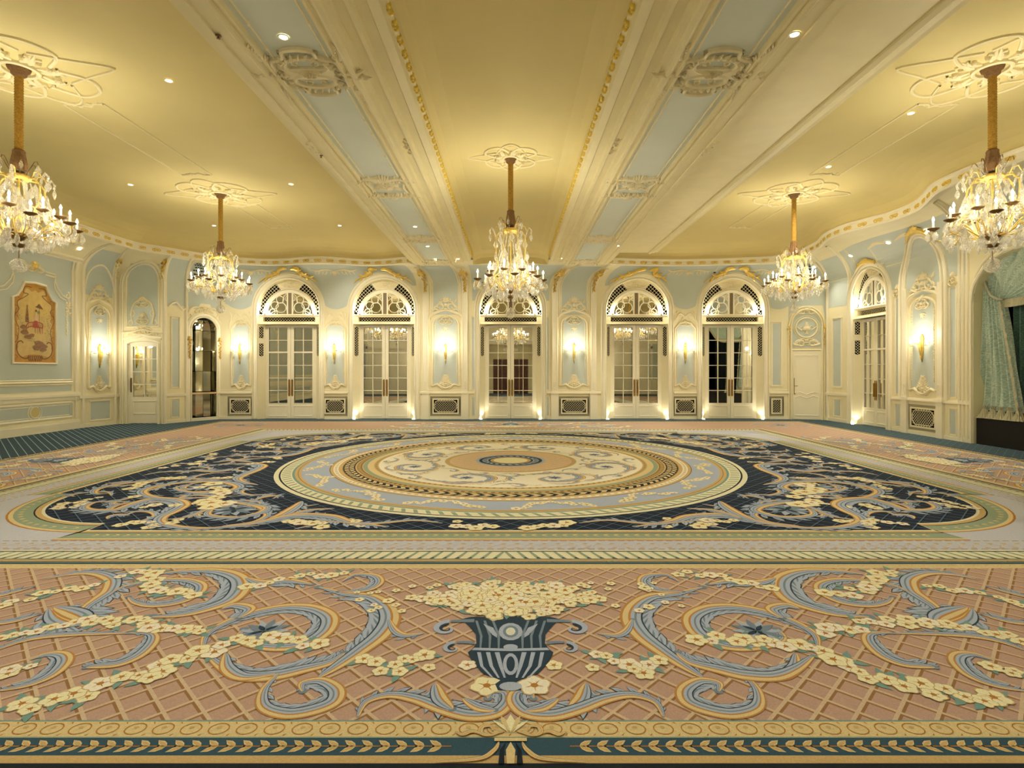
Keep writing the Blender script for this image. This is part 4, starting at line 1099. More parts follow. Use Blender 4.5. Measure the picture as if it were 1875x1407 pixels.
# panels with sconces
def bracket_panel(W_, u, w, z0, z1, wide, nm, seed):
    """blue panel with shaped head and foot, cream frame and rope bead"""
    b = MB(W_); hw = w/2; zz = z1-(.22 if not wide else .3)
    if wide: head = [(hw-.02, zz)]+[(x, y) for x, y in arc(0, zz, hw-.02, 0, 180, 14, .28)][1:-1]+[(-hw+.02, zz)]
    else: head = [(hw, zz), (hw*.55, z1-.03), (0, z1), (-hw*.55, z1-.03), (-hw, zz)]
    foot = [(-hw, z0+.05), (-hw*.6, z0+.09), (-hw*.25, z0-.02), (0, z0-.05), (hw*.25, z0-.02), (hw*.6, z0+.09), (hw, z0+.05)]
    out = foot+head
    b.poly([(u+x, y, .006) for x, y in out]); b.build('wall_'+nm+'_field', 'pale_blue', kind='structure')
    b = MB(W_); b.ridge([(u+x*1.12, y+(.0 if y > z0+.5 else 0)) for x, y in out], .055, .045, close=True); b.ridge([(u+x*.9, y) for x, y in ([(-hw, z0+.25)]+[p for p in head[::-1]]+[(hw, z0+.25)])], .02, .02)
    # curling foot
    for s in (-1, 1):
        crid(b, [(u+s*hw*1.25, z0+.1), (u+s*hw*1.1, z0+.02), (u+s*hw*.7, z0+.07), (u+s*hw*.3, z0-.06), (u, z0-.08)], .06, .05)
        for k in range(26): blob(b, u+s*(hw*.9), z0+.3+k*(zz-z0-.35)/25, .014, .025, .03)
    spray(b, u, z0+.02, hw*.9, .34, .03); sprig(b, u, z0+.02, hw*.6, .22, .035, 0, seed)
    if wide:
        sprig(b, u, zz+.05, hw*.55, .32, .05, .01, seed+2)
        shell(b, u, zz-.1, .16, 200, 340, 5, .04)
        # broken pediment and trophy above
        for s in (-1, 1):
            crid(b, [(u+s*hw*1.25, zz-.15), (u+s*hw*1.35, zz+.15), (u+s*hw*1.1, zz+.33), (u+s*hw*.5, zz+.42), (u, zz+.46)], .09, .06, 0, 5)
            crid(b, [(u+s*hw*1.2, zz+.15), (u+s*hw*1.05, zz+.45), (u+s*hw*.55, zz+.52)], .06, .05)
            crid(b, [(u+s*hw*1.3, zz-.1), (u+s*hw*1.28, zz-.4), (u+s*hw*1.22, zz-.7)], .06, .04)
        sprig(b, u, zz+.5, hw*.95, .45, .045, 0, seed+5)
    else:
        sprig(b, u, z1-.1, hw*.6, .2, .04, 0, seed+2)
        for s in (-1, 1):
            crid(b, [(u+s*hw*1.25, zz-.2), (u+s*hw*1.35, zz+.1), (u+s*hw*1.15, zz+.35), (u+s*hw*1.35, zz+.55)], .06, .04)
            crid(b, [(u+s*hw*1.1, zz+.25), (u+s*hw*.6, zz+.5), (u, zz+.4)], .07, .04)
            for k in range(3): rleaf(b, u+s*hw*(.4+.3*k), zz+.3+.1*k, PI/2+s*.5, .12, .04, .03)
    return b.build(trim_name(), 'relief', kind='structure')
NARROW = [(-8.87, 'far left'), (-5.775, 'left'), (5.745, 'right')]
for x, nm in NARROW: bracket_panel(BACK, bu(x), .6 if x > -8 else .56, 1.07, 3.2, False, 'back', 3)
WIDE = [-2.14, 2.09]
for x in WIDE: bracket_panel(BACK, bu(x), .82, 1.07, 3.42, True, 'back', 8)
# dado rails, skirtings, slim blue strips, pilasters on the back wall
b = MB(BACK); xs = [-9.6]
for c in BAYS: xs += [c-1.2, c+1.2]
xs.append(9.4)
for x0, x1 in zip(xs[::2], xs[1::2]):
    x1 = min(x1, 9.15)
    b.box(bu(x0), bu(x1), .845, .875, 0, .05); b.box(bu(x0), bu(x1), .875, .915, 0, .03); b.box(bu(x0), bu(x1), .0, .085, 0, .03); b.ridge([(bu(x0), .96), (bu(x1), .96)], .02, .012)
b.build('baseboard_back', 'cream_white', kind='structure')
PIL = [-2.8, -1.5, 1.45, 2.73]
b = MB(BACK)
for x in PIL:
    b.box(bu(x-.12), bu(x+.12), 0, .86, 0, .07); b.box(bu(x-.135), bu(x+.135), .84, .9, 0, .09); b.box(bu(x-.1), bu(x+.1), .9, 4.95, 0, .06, 12)
    b.ridge([(bu(x-.07), .96), (bu(x-.07), 2.5), (bu(x-.07), 4.2)], .02, .015, .06); b.ridge([(bu(x+.07), .96), (bu(x+.07), 2.5), (bu(x+.07), 4.2)], .02, .015, .06)
    panel_frame(b, bu(x-.035), bu(x+.035), .98, 1.25, .012, .012, .06)
    for q in range(4): blob(b, bu(x), 1.02+.06*q, .02, .02, .015, .06)
b.build(trim_name(), 'cream_white', kind='structure')
b = MB(BACK); b2 = MB(BACK)
for x in (-3.0-.1, -1.22, 1.2, 3.05, -8.4+.0, 8.62):
    if abs(x) < 4: w_ = .045; blue_box(b, bu(x-w_), bu(x+w_), .98, 3.35, .006); blue_box(b, bu(x-w_), bu(x+w_), .13, .72, .006); panel_frame(b2, bu(x-w_-.02), bu(x+w_+.02), .96, 3.38, .022, .02); panel_frame(b2, bu(x-w_-.02), bu(x+w_+.02), .1, .75, .022, .02)
x = 8.75; blue_box(b, bu(x-.12), bu(x+.12), 1.13, 3.15, .006); panel_frame(b2, bu(x-.16), bu(x+.16), 1.08, 3.2, .04, .03)
# blue panel between the beam columns, running up into the cove
for x in WIDE:
    sheet(b, [bu(q) for q in lins(x-.4, x+.4, 8)], 3.45, 5.0, .008)
    for s in (-1, 1):
        b2.ridge([(bu(x+s*.44), z) for z in rows_v(3.4, 9, 3)[:-1]], .035, .03); b2.ridge([(bu(x+s*.5), z) for z in rows_v(3.4, 9, 3)[:-1]], .04, .04)
b.build('wall_back_strips', 'pale_blue', kind='structure'); b2.build(trim_name(), 'cream_white', kind='structure')
# over-arch plaster between bays
b = MB(BACK)
for x, s_ in ((-5.745, 1), (5.745, 1), (-8.6, .8), (8.5, .8)):
    for s in (-1, 1):
        crid(b, [(bu(x)+s*.02, 4.86), (bu(x)+s*.3, 4.9), (bu(x)+s*.6, 4.86), (bu(x)+s*.8, 4.92)], .05, .02, .006); curl(b, bu(x)+s*.35, 4.82, .1, 90, 1, s, .03, .02, .006)
        for k in range(5): rleaf(b, bu(x)+s*(.1+.13*k), 4.86, -PI/2+s*.5, .14, .04, .02, .006)
    shell(b, bu(x), 4.85, .16, 200, 340, 6, .025, .006)
b.build(trim_name(), 'relief', kind='structure')
# gilded arch crowns
GN = {-7.32: 'far left', -4.17: 'left of centre', 4.17: 'right of centre', 7.32: 'far right'}
for c in (-7.32, -4.17, 4.17, 7.32):
    b = MB(BACK); u = bu(c)
    for s in (-1, 1):
        crid(b, [(u+s*.05, 4.93), (u+s*.22, 4.95), (u+s*.34, 4.9), (u+s*.3, 4.82)], .14, .07, .03); crid(b, [(u+s*.3, 4.86), (u+s*.42, 4.8), (u+s*.5, 4.76), (u+s*.72, 4.67)], .13, .06, .03)
        crid(b, [(u+s*.72, 4.67), (u+s*.85, 4.6), (u+s*.98, 4.47)], .05, .03, .03); curl(b, u+s*.4, 4.86, .08, 90, 1, s, .04, .04, .03)
        for k in range(5): rleaf(b, u+s*(.3+.1*k), 4.86-.05*k, (-.4 if s > 0 else PI+.4)+.7*(-1)**k, .2, .07, .05, .03)
    b.build('gilded_arch_crown', 'gilt', label='gilded scroll ornament crowning the arched mirrored doorway %s on the back wall' % GN[c], category='ornament', group='gilded arch crowns on the back wall')
# gilded mounts at the head of the pilasters
PN = ['right of the second doorway', 'left of the central doorway', 'right of the central doorway', 'left of the fourth doorway']
for x, nm in zip(PIL, PN):
    b = MB(BACK); gold_drop(b, bu(x), 4.86, .17, .7, .06); 
    for v in range(len(b.v)): pass
    o = b.build('gilded_mount', 'gilt', label='gilded drop ornament at the pilaster top '+nm, category='ornament', group='gilded mounts on the beam pilasters')
    o.location = (0, -.06, 0)
# vents and sconces along the back wall
v8 = make_vent(.84, .66); VX = [(-8.9, v8)]
put(v8, BACK, bu(-8.9), .1); retag(v8, 'cream lattice floor vent left of the first doorway, beside the mirror niche'); v8['category'] = 'vent'; v8['group'] = 'lattice vents along the walls'
for x, nm in ((-5.78, 'between the first and second doorways'), (5.745, 'between the fourth and fifth doorways')):
    o = copy_tree(v8); put(o, BACK, bu(x), .1); retag(o, 'cream lattice wall vent with dark openings '+nm)
vw = make_vent(1.02, .66); put(vw, BACK, bu(-2.14), .1, 0); vw['category'] = 'vent'; retag(vw, 'wide cream lattice vent under the sconce left of the central doorway', 'lattice vents along the walls')
o = copy_tree(vw); put(o, BACK, bu(2.09), .1, 0); retag(o, 'wide cream lattice vent under the sconce right of the central doorway')
o = copy_tree(vw); put(o, RW, 2.95, .1, .0); retag(o, 'cream lattice vent on the right wall between the corner doorway and the stage')
vn = make_vent(.5, .66, False); put(vn, BACK, bu(8.75), .1); vn['category'] = 'vent'; retag(vn, 'narrow cream lattice vent left of the plain corner door', 'lattice vents along the walls')
sc = make_sconce(); sc['category'] = 'wall lamp'; put(sc, BACK, bu(-8.9), 2.18, .01); retag(sc, 'gilt candle sconce between the mirror niche and the first doorway', 'gilt candle sconces')
for W_, u, z, nm in ((BACK, bu(-5.8), 2.18, 'between the first and second mirrored doorways'), (BACK, bu(-2.14), 2.18, 'just left of the central doorway'), (BACK, bu(2.09), 2.2, 'just right of the central doorway'),
                     (BACK, bu(5.745), 2.2, 'between the fourth and fifth mirrored doorways'), (LS, .62, 2.05, 'on the left wall beside the small glazed door'), (RW, 2.95, 2.18, 'on the right wall beside the stage curtain')):
    o = copy_tree(sc); put(o, W_, u, z, .01); retag(o, 'gilt candle sconce '+nm)
for x, nm in ((-6.9, 'far left'), (-2.6, 'left of the doorway'), (2.6, 'right of the doorway'), (6.9, 'far right')):  # sconces added to brighten the unseen wall that the door mirrors reflect
    o = copy_tree(sc); o.location = (x, -.73, 2.2); o.rotation_euler = (0, 0, PI); retag(o, 'added gilt candle sconce lighting the unseen wall behind the viewpoint, '+nm)
# ================================================================ LEFT WALL
def lu(y): return y+.8
b = MB(LW); blue_box(b, lu(-.5), lu(15.0), 1.36, 4.3, .006); sheet(b, lins(lu(-.5), lu(15.0), 20), 4.3, 4.62, .006)
blue_box(b, lu(-.5), lu(15.0), 1.05, 1.2, .006)
for y0, y1 in ((-.5, 4.8), (5.0, 10.1), (10.3, 15.0)): blue_box(b, lu(y0), lu(y1), .34, .74, .006)
b.build('wall_left_field', 'pale_blue', kind='structure')
b = MB(LW); e0, e1 = lu(-.7), LW.L
b.box(e0, e1, 0, .2, 0, .05); b.box(e0, e1, .2, .25, 0, .035); b.box(e0, e1, .8, .9, 0, .03); b.box(e0, e1, .9, .97, 0, .06); b.box(e0, e1, .97, 1.02, 0, .04)
b.build('baseboard_left', 'cream_white', kind='structure')
b = MB(LW)
for v, w_, h_ in ((1.23, .04, .03), (1.29, .06, .05), (1.35, .03, .03)): b.ridge([(e0, v), (e1-.25, v)], w_, h_)
for y0, y1 in ((-.5, 4.8), (5.0, 10.1), (10.3, 15.0)): panel_frame(b, lu(y0), lu(y1), .34, .74, .05, .03); panel_frame(b, lu(y0)+.08, lu(y1)-.08, .4, .68, .02, .015)
for z in (4.6, 4.68): b.ridge([(u, z) for u in lins(e0, e1, 30)], .05, .04)
b.ridge([(e1-.25, 1.3), (e1-.25, 2.5), (e1-.25, 4.3), (e1-.25, 4.6)], .05, .04); b.ridge([(e1-.12, .3), (e1-.12, 2.5), (e1-.12, 4.3), (e1-.12, 4.6)], .08, .05)
for yc in (13.83, 8.6):
    u = lu(yc)
    c = arc(u, .54, .14, 0, 360, 20)[:-1]; b.ridge(c, .03, .03, close=True); b.ridge(arc(u, .54, .2, 0, 360, 24)[:-1], .03, .02, close=True)
    for s in (-1, 1):
        for k, off in ((1, 0), (1, -.07)):
            P_ = [(s*.3, 4.15+off), (s*.62, 4.13+off), (s*(.62+off*.5), 3.95+off), (s*(.68+off), 3.8+off), (s*(.85+off), 3.62+off), (s*(1.0+off*.5), 3.56+off)]
            b.ridge([(u+x, y) for x, y in P_], .035, .03)
        b.ridge([(u+s*x, y) for x, y in cr([(.28, 4.15), (.15, 4.22), (0, 4.24)], 5)], .05, .03)
b.build(trim_name(), 'cream_white', kind='structure')
LPN = {13.83: 'beside the framed painting', 8.6: 'nearer the camera'}
b = MB(LW)
for yc in (13.83, 8.6):
    u = lu(yc); sprig(b, u, 4.12, .26, .26, .04, 0, 4)
    for s in (-1, 1):
        curl(b, u+s*1.02, 3.62, .1, 90, 1.2, -s, .05, .03); curl(b, u+s*1.12, 3.35, .09, 90, 1.1, s, .04, .03); curl(b, u+s*1.13, 3.12, .08, 270, 1.1, s, .04, .03)
        crid(b, [(u+s*1.0, 3.6), (u+s*1.08, 3.4), (u+s*1.04, 3.2), (u+s*1.18, 3.02)], .05, .03)
        for k in range(12): blob(b, u+s*(1.0+.012*math.sin(k*2)), 3.42-k*.075, .035, .05, .025)
b.build(trim_name(), 'relief', kind='structure')
b = MB(LW); blob(b, lu(13.83), 4.26, .09, .1, .07); shell(b, lu(13.83), 4.24, .15, 0, 330, 12, .05); b.build('gilded_boss', 'gilt', label='gilded flower boss above the framed painting on the left wall', category='ornament')
b = MB(LW); b.prism([(lu(13.83)+.13*math.cos(t), .54+.13*math.sin(t)) for t in [2*PI*i/24 for i in range(24)]], .004, .02)
b.build(trim_name(), 'ceiling_cream', kind='structure')
# painting
def painting():
    t = empty('framed_painting', label='framed chinoiserie painting with parasol figure and red bridge on blue left wall', category='painting')
    put(t, LW, lu(13.83), 1.78)
    out = [(-.63, 0), (.63, 0), (.63, 1.6), (.5, 1.66), (.4, 1.8), (.31, 2.0), (0, 2.03), (-.31, 2.0), (-.4, 1.8), (-.5, 1.66), (-.63, 1.6)]
    b = MB(LOC); b.ridge(out, .06, .05, .005, close=True); b.build('frame', 'white_paint', t)
    b = MB(LOC); ms = ['p_ground', 'p_pale', 'p_brown', 'p_red', 'p_rock', 'p_green', 'p_orange', 'p_skin', 'p_sky']
    lay = [.02]
    def poly(P_, m): b.cur = ms.index(m); b.poly([(x, y, lay[0]) for x, y in P_]); lay[0] += .00015
    def line(P_, w, m, n=5):
        Q = cr(P_, n); b.cur = ms.index(m); b.ridge(Q, w, .0006, lay[0]); lay[0] += .0001
    poly([(x*.97, .02+y*.985) for x, y in out], 'p_orange')
    poly(cr([(-.42, .16), (-.15, .22), (.15, .22), (.42, .16), (.5, .3), (.46, .6), (.52, .9), (.46, 1.25), (.5, 1.5), (.36, 1.62), (.25, 1.86), (.1, 1.8), (0, 1.84), (-.1, 1.8), (-.25, 1.86), (-.36, 1.62), (-.5, 1.5), (-.46, 1.25), (-.52, .9), (-.46, .6), (-.5, .3)], 4, True), 'p_pale')
    poly([(-.4, 1.2), (.4, 1.2), (.42, 1.5), (.2, 1.78), (-.2, 1.78), (-.42, 1.5)], 'p_sky')
    for s in (-1, 1):
        line([(s*.1, 1.9), (s*.28, 1.9), (s*.33, 1.75), (s*.2, 1.72), (s*.36, 1.6), (s*.5, 1.5), (s*.47, 1.32), (s*.55, 1.2)], .02, 'p_brown')
        line([(s*.52, 1.35), (s*.57, 1.1), (s*.46, .85), (s*.5, .6), (s*.56, .5)], .018, 'p_brown')
        line([(s*.34, .5), (s*.4, .55), (s*.5, .5), (s*.52, .35), (s*.45, .2), (s*.3, .12), (s*.15, .16)], .028, 'p_brown')
        for k in range(7): line([(s*(.56-.02*k), .1+.24*k), (s*(.5-.01*k), .16+.24*k), (s*.56, .22+.24*k)], .012, 'p_red' if k % 3 == 0 else 'p_brown', 3)
        for k in range(4): line([(s*.05*k, .06), (s*(.06*k+.03), .14), (s*(.05*k+.02), .2)], .03, 'p_brown', 3)
    poly([(-.28, 1.02), (-.18, 1.02), (-.2, 1.25), (-.23, 1.5), (-.26, 1.25)], 'p_brown')
    for k in range(5): poly([(-.29+.01*k, 1.05+.09*k), (-.17-.01*k, 1.05+.09*k), (-.2, 1.08+.09*k), (-.26, 1.08+.09*k)], 'p_rock')
    line([(.12, .8), (.12, 1.2), (.12, 1.45)], .008, 'p_brown'); poly([(0, 1.42), (.24, 1.38), (.17, 1.46), (.11, 1.52), (.05, 1.46)], 'p_brown')
    poly([(-.04, .92), (.08, .92), (.06, 1.15), (.04, 1.3), (0, 1.3), (-.02, 1.15)], 'p_skin'); poly(arc(.02, 1.33, .03, 0, 330, 9), 'p_brown'); poly(arc(.1, 1.3, .04, 0, 330, 9), 'p_green')
    poly([(-.08, .9), (.1, .9), (.06, 1.08), (-.03, 1.08)], 'p_red')
    line([(-.3, .86), (-.2, 1.0), (0, 1.04), (.2, 1.02), (.22, .92)], .022, 'p_red'); line([(-.28, .82), (-.2, .9), (0, .94), (.22, .9)], .022, 'p_red')
    for k in range(9): line([(-.26+.058*k, .86+.02*min(k, 3)), (-.24+.058*k, .95+.02*min(k, 3))], .012, 'p_red', 1)
    for k in range(4): line([(.0+.07*k, .76), (.0+.07*k, .92)], .012, 'p_red', 1)
    for cx, cy, r in ((-.34, .9, .09), (-.3, .78, .11), (-.2, .66, .1), (-.1, .7, .08), (.1, .5, .13), (.2, .44, .14), (.05, .4, .12), (.22, .36, .1)):
        poly([(cx+r*(1+.25*math.sin(3*t+cx*9))*math.cos(t), cy+r*.6*math.sin(t)) for t in [2*PI*i/14 for i in range(14)]], 'p_rock'); line([(cx-r*.7, cy-r*.2), (cx, cy+r*.2), (cx+r*.6, cy)], .012, 'p_brown', 3)
    r = random.Random(2)
    for k in range(60):
        x, y = r.choice(((-.38, 1.1), (.33, .9), (.36, .65), (-.1, .5), (.3, 1.15))); x += r.uniform(-.1, .1); y += r.uniform(-.14, .14)
        poly([(x, y), (x+.02, y+.012), (x+.035, y), (x+.02, y-.01)], 'p_green')
    b.build('canvas', ms, t)
for n_, h_ in (('p_ground', 'C9A050'), ('p_pale', 'D9BC78'), ('p_brown', '84582E'), ('p_red', 'B4503A'), ('p_rock', '9A7048'), ('p_green', '8A9A60'), ('p_orange', 'C8953E'), ('p_skin', 'E2C49A'), ('p_sky', 'DDBE70')): mat(n_, h_, .6, noise=.08, scale=8)
painting()
# ---------------------------------------------------------------- small panels of the left corner
bracket_panel(LS, .62, .62, 1.07, 3.5, True, 'left_panel', 12)
for W_ in (LS, LD2, RD2):
    b = MB(W_); b.box(0, W_.L, 0, .1, 0, .03); b.box(0, W_.L, .82, .9, 0, .04); b.build('baseboard_'+{LS: 'left_panel', LD2: 'left_pier', RD2: 'right_pier'}[W_], 'cream_white', kind='structure')
b = MB(LS); blue_box(b, .35, .95, .2, .7, .006); b.build('wall_left_panel_dado', 'pale_blue', kind='structure')
b = MB(LS); panel_frame(b, .33, .97, .17, .73, .035, .025)
for u in (.12, 1.14):
    b.ridge([(u, v) for v in [0, 1, 2.5, 4.0]+rows_v(4.35, 9)[:-1]], .09, .05)
b.ridge([(.63+x, y) for x, y in arc(0, 3.9, .46, 180, 0, 16, .75)], .05, .05)
b.build(trim_name(), 'cream_white', kind='structure')
sheet_b = MB(LS); sheet(sheet_b, lins(.2, 1.05, 8), 3.75, 5.0, .005); sheet_b.build('wall_left_panel_upper', 'pale_blue', kind='structure')
# small glazed door bay
def small_door():
    t = empty('door_7', kind='structure'); dc = .725; put(t, LD, dc, 0); w = .455
    b = MB(LOC); top = [(x, 2.38+y) for x, y in arc(0, 0, w, 0, 180, 14, .1)]
    b.ridge([(-w-.03, 0), (-w-.03, 1.2), (-w-.03, 2.38)]+[(x*1.07, y+.03) for x, y in top[::-1]]+[(w+.03, 2.38), (w+.03, 1.2), (w+.03, 0)], .07, .05)
    b.poly([(-w, 0, -.01), (-w, 2.38, -.01), (-w+.04, 2.38, -.1), (-w+.04, 0, -.1)]); b.poly([(w, 0, -.01), (w, 2.38, -.01), (w-.04, 2.38, -.1), (w-.04, 0, -.1)])
    b.grid([[(x, y, 0) for x, y in top], [(x, y, -.12) for x, y in top]])
    # pediment
    b.ridge([(-.58, 2.56), (-.3, 2.6), (0, 2.66), (.3, 2.6), (.58, 2.56)], .09, .07); b.ridge([(-.62, 2.74), (-.3, 2.76), (0, 2.84), (.3, 2.76), (.62, 2.74)], .05, .09)
    b.build('surround', 'cream_white', t)
    b = MB(LOC); n0, n1 = -.12, -.08; s = .1
    b.box(-w, -w+s, .01, 2.38, n0, n1); b.box(w-s, w, .01, 2.38, n0, n1); b.box(-w+s, w-s, .01, .8, n0, n1); b.box(-w+s, w-s, 2.33, 2.38, n0, n1)
    b.poly([(x, y, n1) for x, y in top]); b.box(-.012, .012, .8, 2.33, n0+.01, n1)
    for i in range(1, 4): z = .8+1.53*i/4; b.box(-w+s, w-s, z-.012, z+.012, n0+.01, n1)
    panel_frame(b, -w+.12, w-.12, .3, .68, .03, .012, n1)
    lf = b.build('door_leaf', 'cream_white', t)
    b = MB(LOC); b.poly([(-w+.08, .78, n0+.008), (w-.08, .78, n0+.02), (w-.08, 2.35, n0+.02), (-w+.08, 2.35, n0+.008)]); b.build('mirror_panes', 'mirror', lf)
    b = MB(LOC); b.prism([(-w+.03, .95), (-w+.07, .95), (-w+.07, 1.38), (-w+.03, 1.38)], n1, n1+.01); b.ridge([(-w+.05, 1.0), (-w+.05, 1.33)], .03, .04, n1); b.build('handle', 'bronze', lf)
    b = MB(LOC); sprig(b, 0, 2.72, .34, .3, .05); [rleaf(b, s*(.2+.08*k), 2.66, PI/2+s*.5, .1, .04, .03) for s in (-1, 1) for k in range(4)]; b.build('pediment_ornament', 'relief', t)
small_door()
b = MB(LD); blue_box(b, .28, 1.17, 2.95, 4.3, .006); sheet(b, lins(.28, 1.17, 6), 4.3, 4.8, .006); b.build('wall_left_door_field', 'pale_blue', kind='structure')
b = MB(LD)
b.ridge([(.24, 2.92), (.24, 4.2)]+[(.725+x, 4.3+y) for x, y in arc(0, 0, .48, 180, 0, 14, .5)]+[(1.21, 4.2), (1.21, 2.92)], .05, .04, close=True)
for r_, w_ in ((.6, .06), (.66, .04)): b.ridge([(.725-r_, 0), (.725-r_, 1.5), (.725-r_, 4.0)]+[(.725+x, 4.2+y) for x, y in arc(0, 0, r_, 180, 0, 14, .68)]+[(.725+r_, 4.0), (.725+r_, 1.5), (.725+r_, 0)], w_, .05)
b.build(trim_name(), 'cream_white', kind='structure')
b = MB(LD); b.ridge(cr([(.45, 3.0), (.38, 3.3), (.46, 3.6), (.6, 3.72), (.725, 3.82), (.85, 3.72), (.99, 3.6), (1.07, 3.3), (1.0, 3.0)], 4), .05, .04)
sprig(b, .725, 3.55, .22, .3, .04); sprig(b, .725, 3.05, .2, .35, .05)
for s in (-1, 1): curl(b, .725+s*.33, 3.3, .12, 90, 1, s, .04, .03); curl(b, .725+s*.35, 3.02, .1, 90, 1, -s, .04, .03)
b.build(trim_name(), 'relief', kind='structure')
for u, nm, W_ in ((1.15, 'left of the small glazed door arch', LS), (1.3, 'right of the small glazed door arch', LD)):
    b = MB(W_); gold_drop(b, u, 4.93, .12, .6, .06); b.build('gilded_mount', 'gilt', label='gilded drop ornament '+nm, category='ornament', group='gilded mounts in the left corner')
b = MB(LD2); blue_box(b, .28, .48, 1.1, 3.2, .006); blue_box(b, .28, .48, .2, .7, .006); sheet(b, lins(.12, LD2.L, 6), 3.6, 5.0, .004); b.build('wall_left_pier_field', 'pale_blue', kind='structure')
b = MB(LD2); panel_frame(b, .25, .51, 1.06, 3.24, .035, .03); panel_frame(b, .25, .51, .17, .73, .03, .02); b.ridge([(.05, v) for v in [0, 1, 2.5, 4.0]+rows_v(4.35, 9)[:-1]], .1, .05); b.ridge([(LD2.L-.05, v) for v in [0, 1, 2.5, 4.0]+rows_v(4.35, 9)[:-1]], .08, .05); b.ridge(cr([(.15, 3.55), (.38, 3.7), (.6, 3.5), (LD2.L, 3.6)], 4), .06, .04); b.build(trim_name(), 'cream_white', kind='structure')
# ---------------------------------------------------------------- mirror niche
def niche():
    t = empty('mirror_niche', label='tall arched niche of antique mirror tiles in the left back corner', category='mirror'); put(t, LM, muc, 0)
    rnd = random.Random(9); b = MB(LOC); b.cur = 0
    def wall_pt(a): return (-mr*math.cos(a), -.28*math.sin(a)-.02)
    NF = 5
    for lo, hi, nr in ((.1, .84, 1), (.92, 2.9, 3)):
        for i in range(NF):
            a0, a1 = PI*i/NF, PI*(i+1)/NF
            for r in range(nr):
                z0 = lo+(hi-lo)*r/nr+.006; z1 = lo+(hi-lo)*(r+1)/nr-.006; j = rnd.uniform(-.012, .012); k = rnd.uniform(-.01, .01)
                x0, n0 = wall_pt(a0+.02); x1, n1 = wall_pt(a1-.02)
                b.poly([(x0, z0, n0+j), (x1, z0, n1-j), (x1, z1, n1-j+k), (x0, z1, n0+j+k)])
    for i in range(NF):                                        # mirrored semi-dome
        a0, a1 = PI*i/NF+.02, PI*(i+1)/NF-.02
        prev = None
        for k in range(6):
            e = PI/2*k/5; c = math.cos(e); z = 2.905+mr*math.sin(e)
            cur = ((-mr*math.cos(a0)*c, z, -.28*math.sin(a0)*c-.02), (-mr*math.cos(a1)*c, z, -.28*math.sin(a1)*c-.02))
            if prev: b.poly([prev[0], prev[1], cur[1], cur[0]])
            prev = cur
    b.build('mirror_tiles', 'antique_mirror', t)
    b = MB(LOC)
    b.poly([(-mr-.01, .0, -.33), (mr+.01, .0, -.33), (mr+.01, 3.35, -.33), (-mr-.01, 3.35, -.33)]); b.build('backing', 'dark', t)
    b = MB(LOC); b.box(-mr-.03, mr+.03, .85, .9, -.3, .04); b.build('shelf', 'marble', t)
    b = MB(LOC)
    for r_, w_, h_ in ((.02, .05, .05), (.1, .09, .04), (.17, .04, .05)): b.ridge([(-mr-r_, 0), (-mr-r_, 1.5), (-mr-r_, 2.9)]+[(x, 2.9+y) for x, y in arc(0, 0, mr+r_, 180, 0, 20)]+[(mr+r_, 2.9), (mr+r_, 1.5), (mr+r_, 0)], w_, h_)
    b.box(-mr, mr, 0, .1, -.05, .02); b.build('arch_frame', 'cream_white', t)
    b = MB(LOC); sprig(b, 0, 3.45, .3, .22, .05)
    for s in (-1, 1): crid(b, [(s*.1, 3.62), (s*.35, 3.6), (s*.5, 3.4), (s*.55, 3.1)], .08, .05); curl(b, s*.5, 3.3, .12, 90, 1.1, s, .05, .04)
    b.build('crest', 'relief', t)
    for s in (-1, 1):
        b = MB(LOC); gold_drop(b, s*.49, 2.7, .09, .75, .1); b.build('gilded_mount', 'gilt', t)
niche()
b = MB(LM); sheet(b, lins(0, 1.01, 10), lambda u: 3.55 if abs(u-muc) > .2 else 3.75, 5.0, .004)
sheet(b, lins(.0, .03, 1), 1.0, 3.5, .004)
b.build('wall_left_mirror_field', 'pale_blue', kind='structure')
# pierced grilles in the coves above the two corners
def cove_grille(W_, u0, u1, v0, v1, label, seed):
    t = empty('cove_grille', label=label, category='vent', group='pierced grilles in the corner coves')
    r = random.Random(seed)
    for j in range(6):
        for i in range(8):
            b = MB(W_); u = u0+(u1-u0)*(i+.5+.5*(j % 2))/9.5; v = v0+(v1-v0)*math.sin((j+.6)/6.4*PI/2); a = .045; c = .03*(1-.12*j)
            b.prism([(u-a, v), (u, v-c), (u+a, v), (u, v+c)], .028, .034); b.build('opening', 'dark', t)  # solid dark lozenges on the plaster, their colour standing for shade in holes
    b = MB(W_); P_ = cr([(u0-.08, v0-.06), ((u0+u1)/2, v0-.12), (u1+.1, v0-.06), (u1+.12, (v0+v1)/2), (u1+.02, v1+.03), ((u0+u1)/2, v1+.05), (u0-.02, v1+.03), (u0-.1, (v0+v1)/2)], 4, True)
    b.ridge(P_, .06, .04, 0, close=True); b.build('frame', 'relief', t)
cove_grille(LM, .1, .9, 4.45, 4.98, 'pierced plaster grille in the cove above the mirror niche', 1)
cove_grille(RD, .15, .95, 4.5, 4.98, 'pierced plaster grille in the cove above the plain corner door', 2)
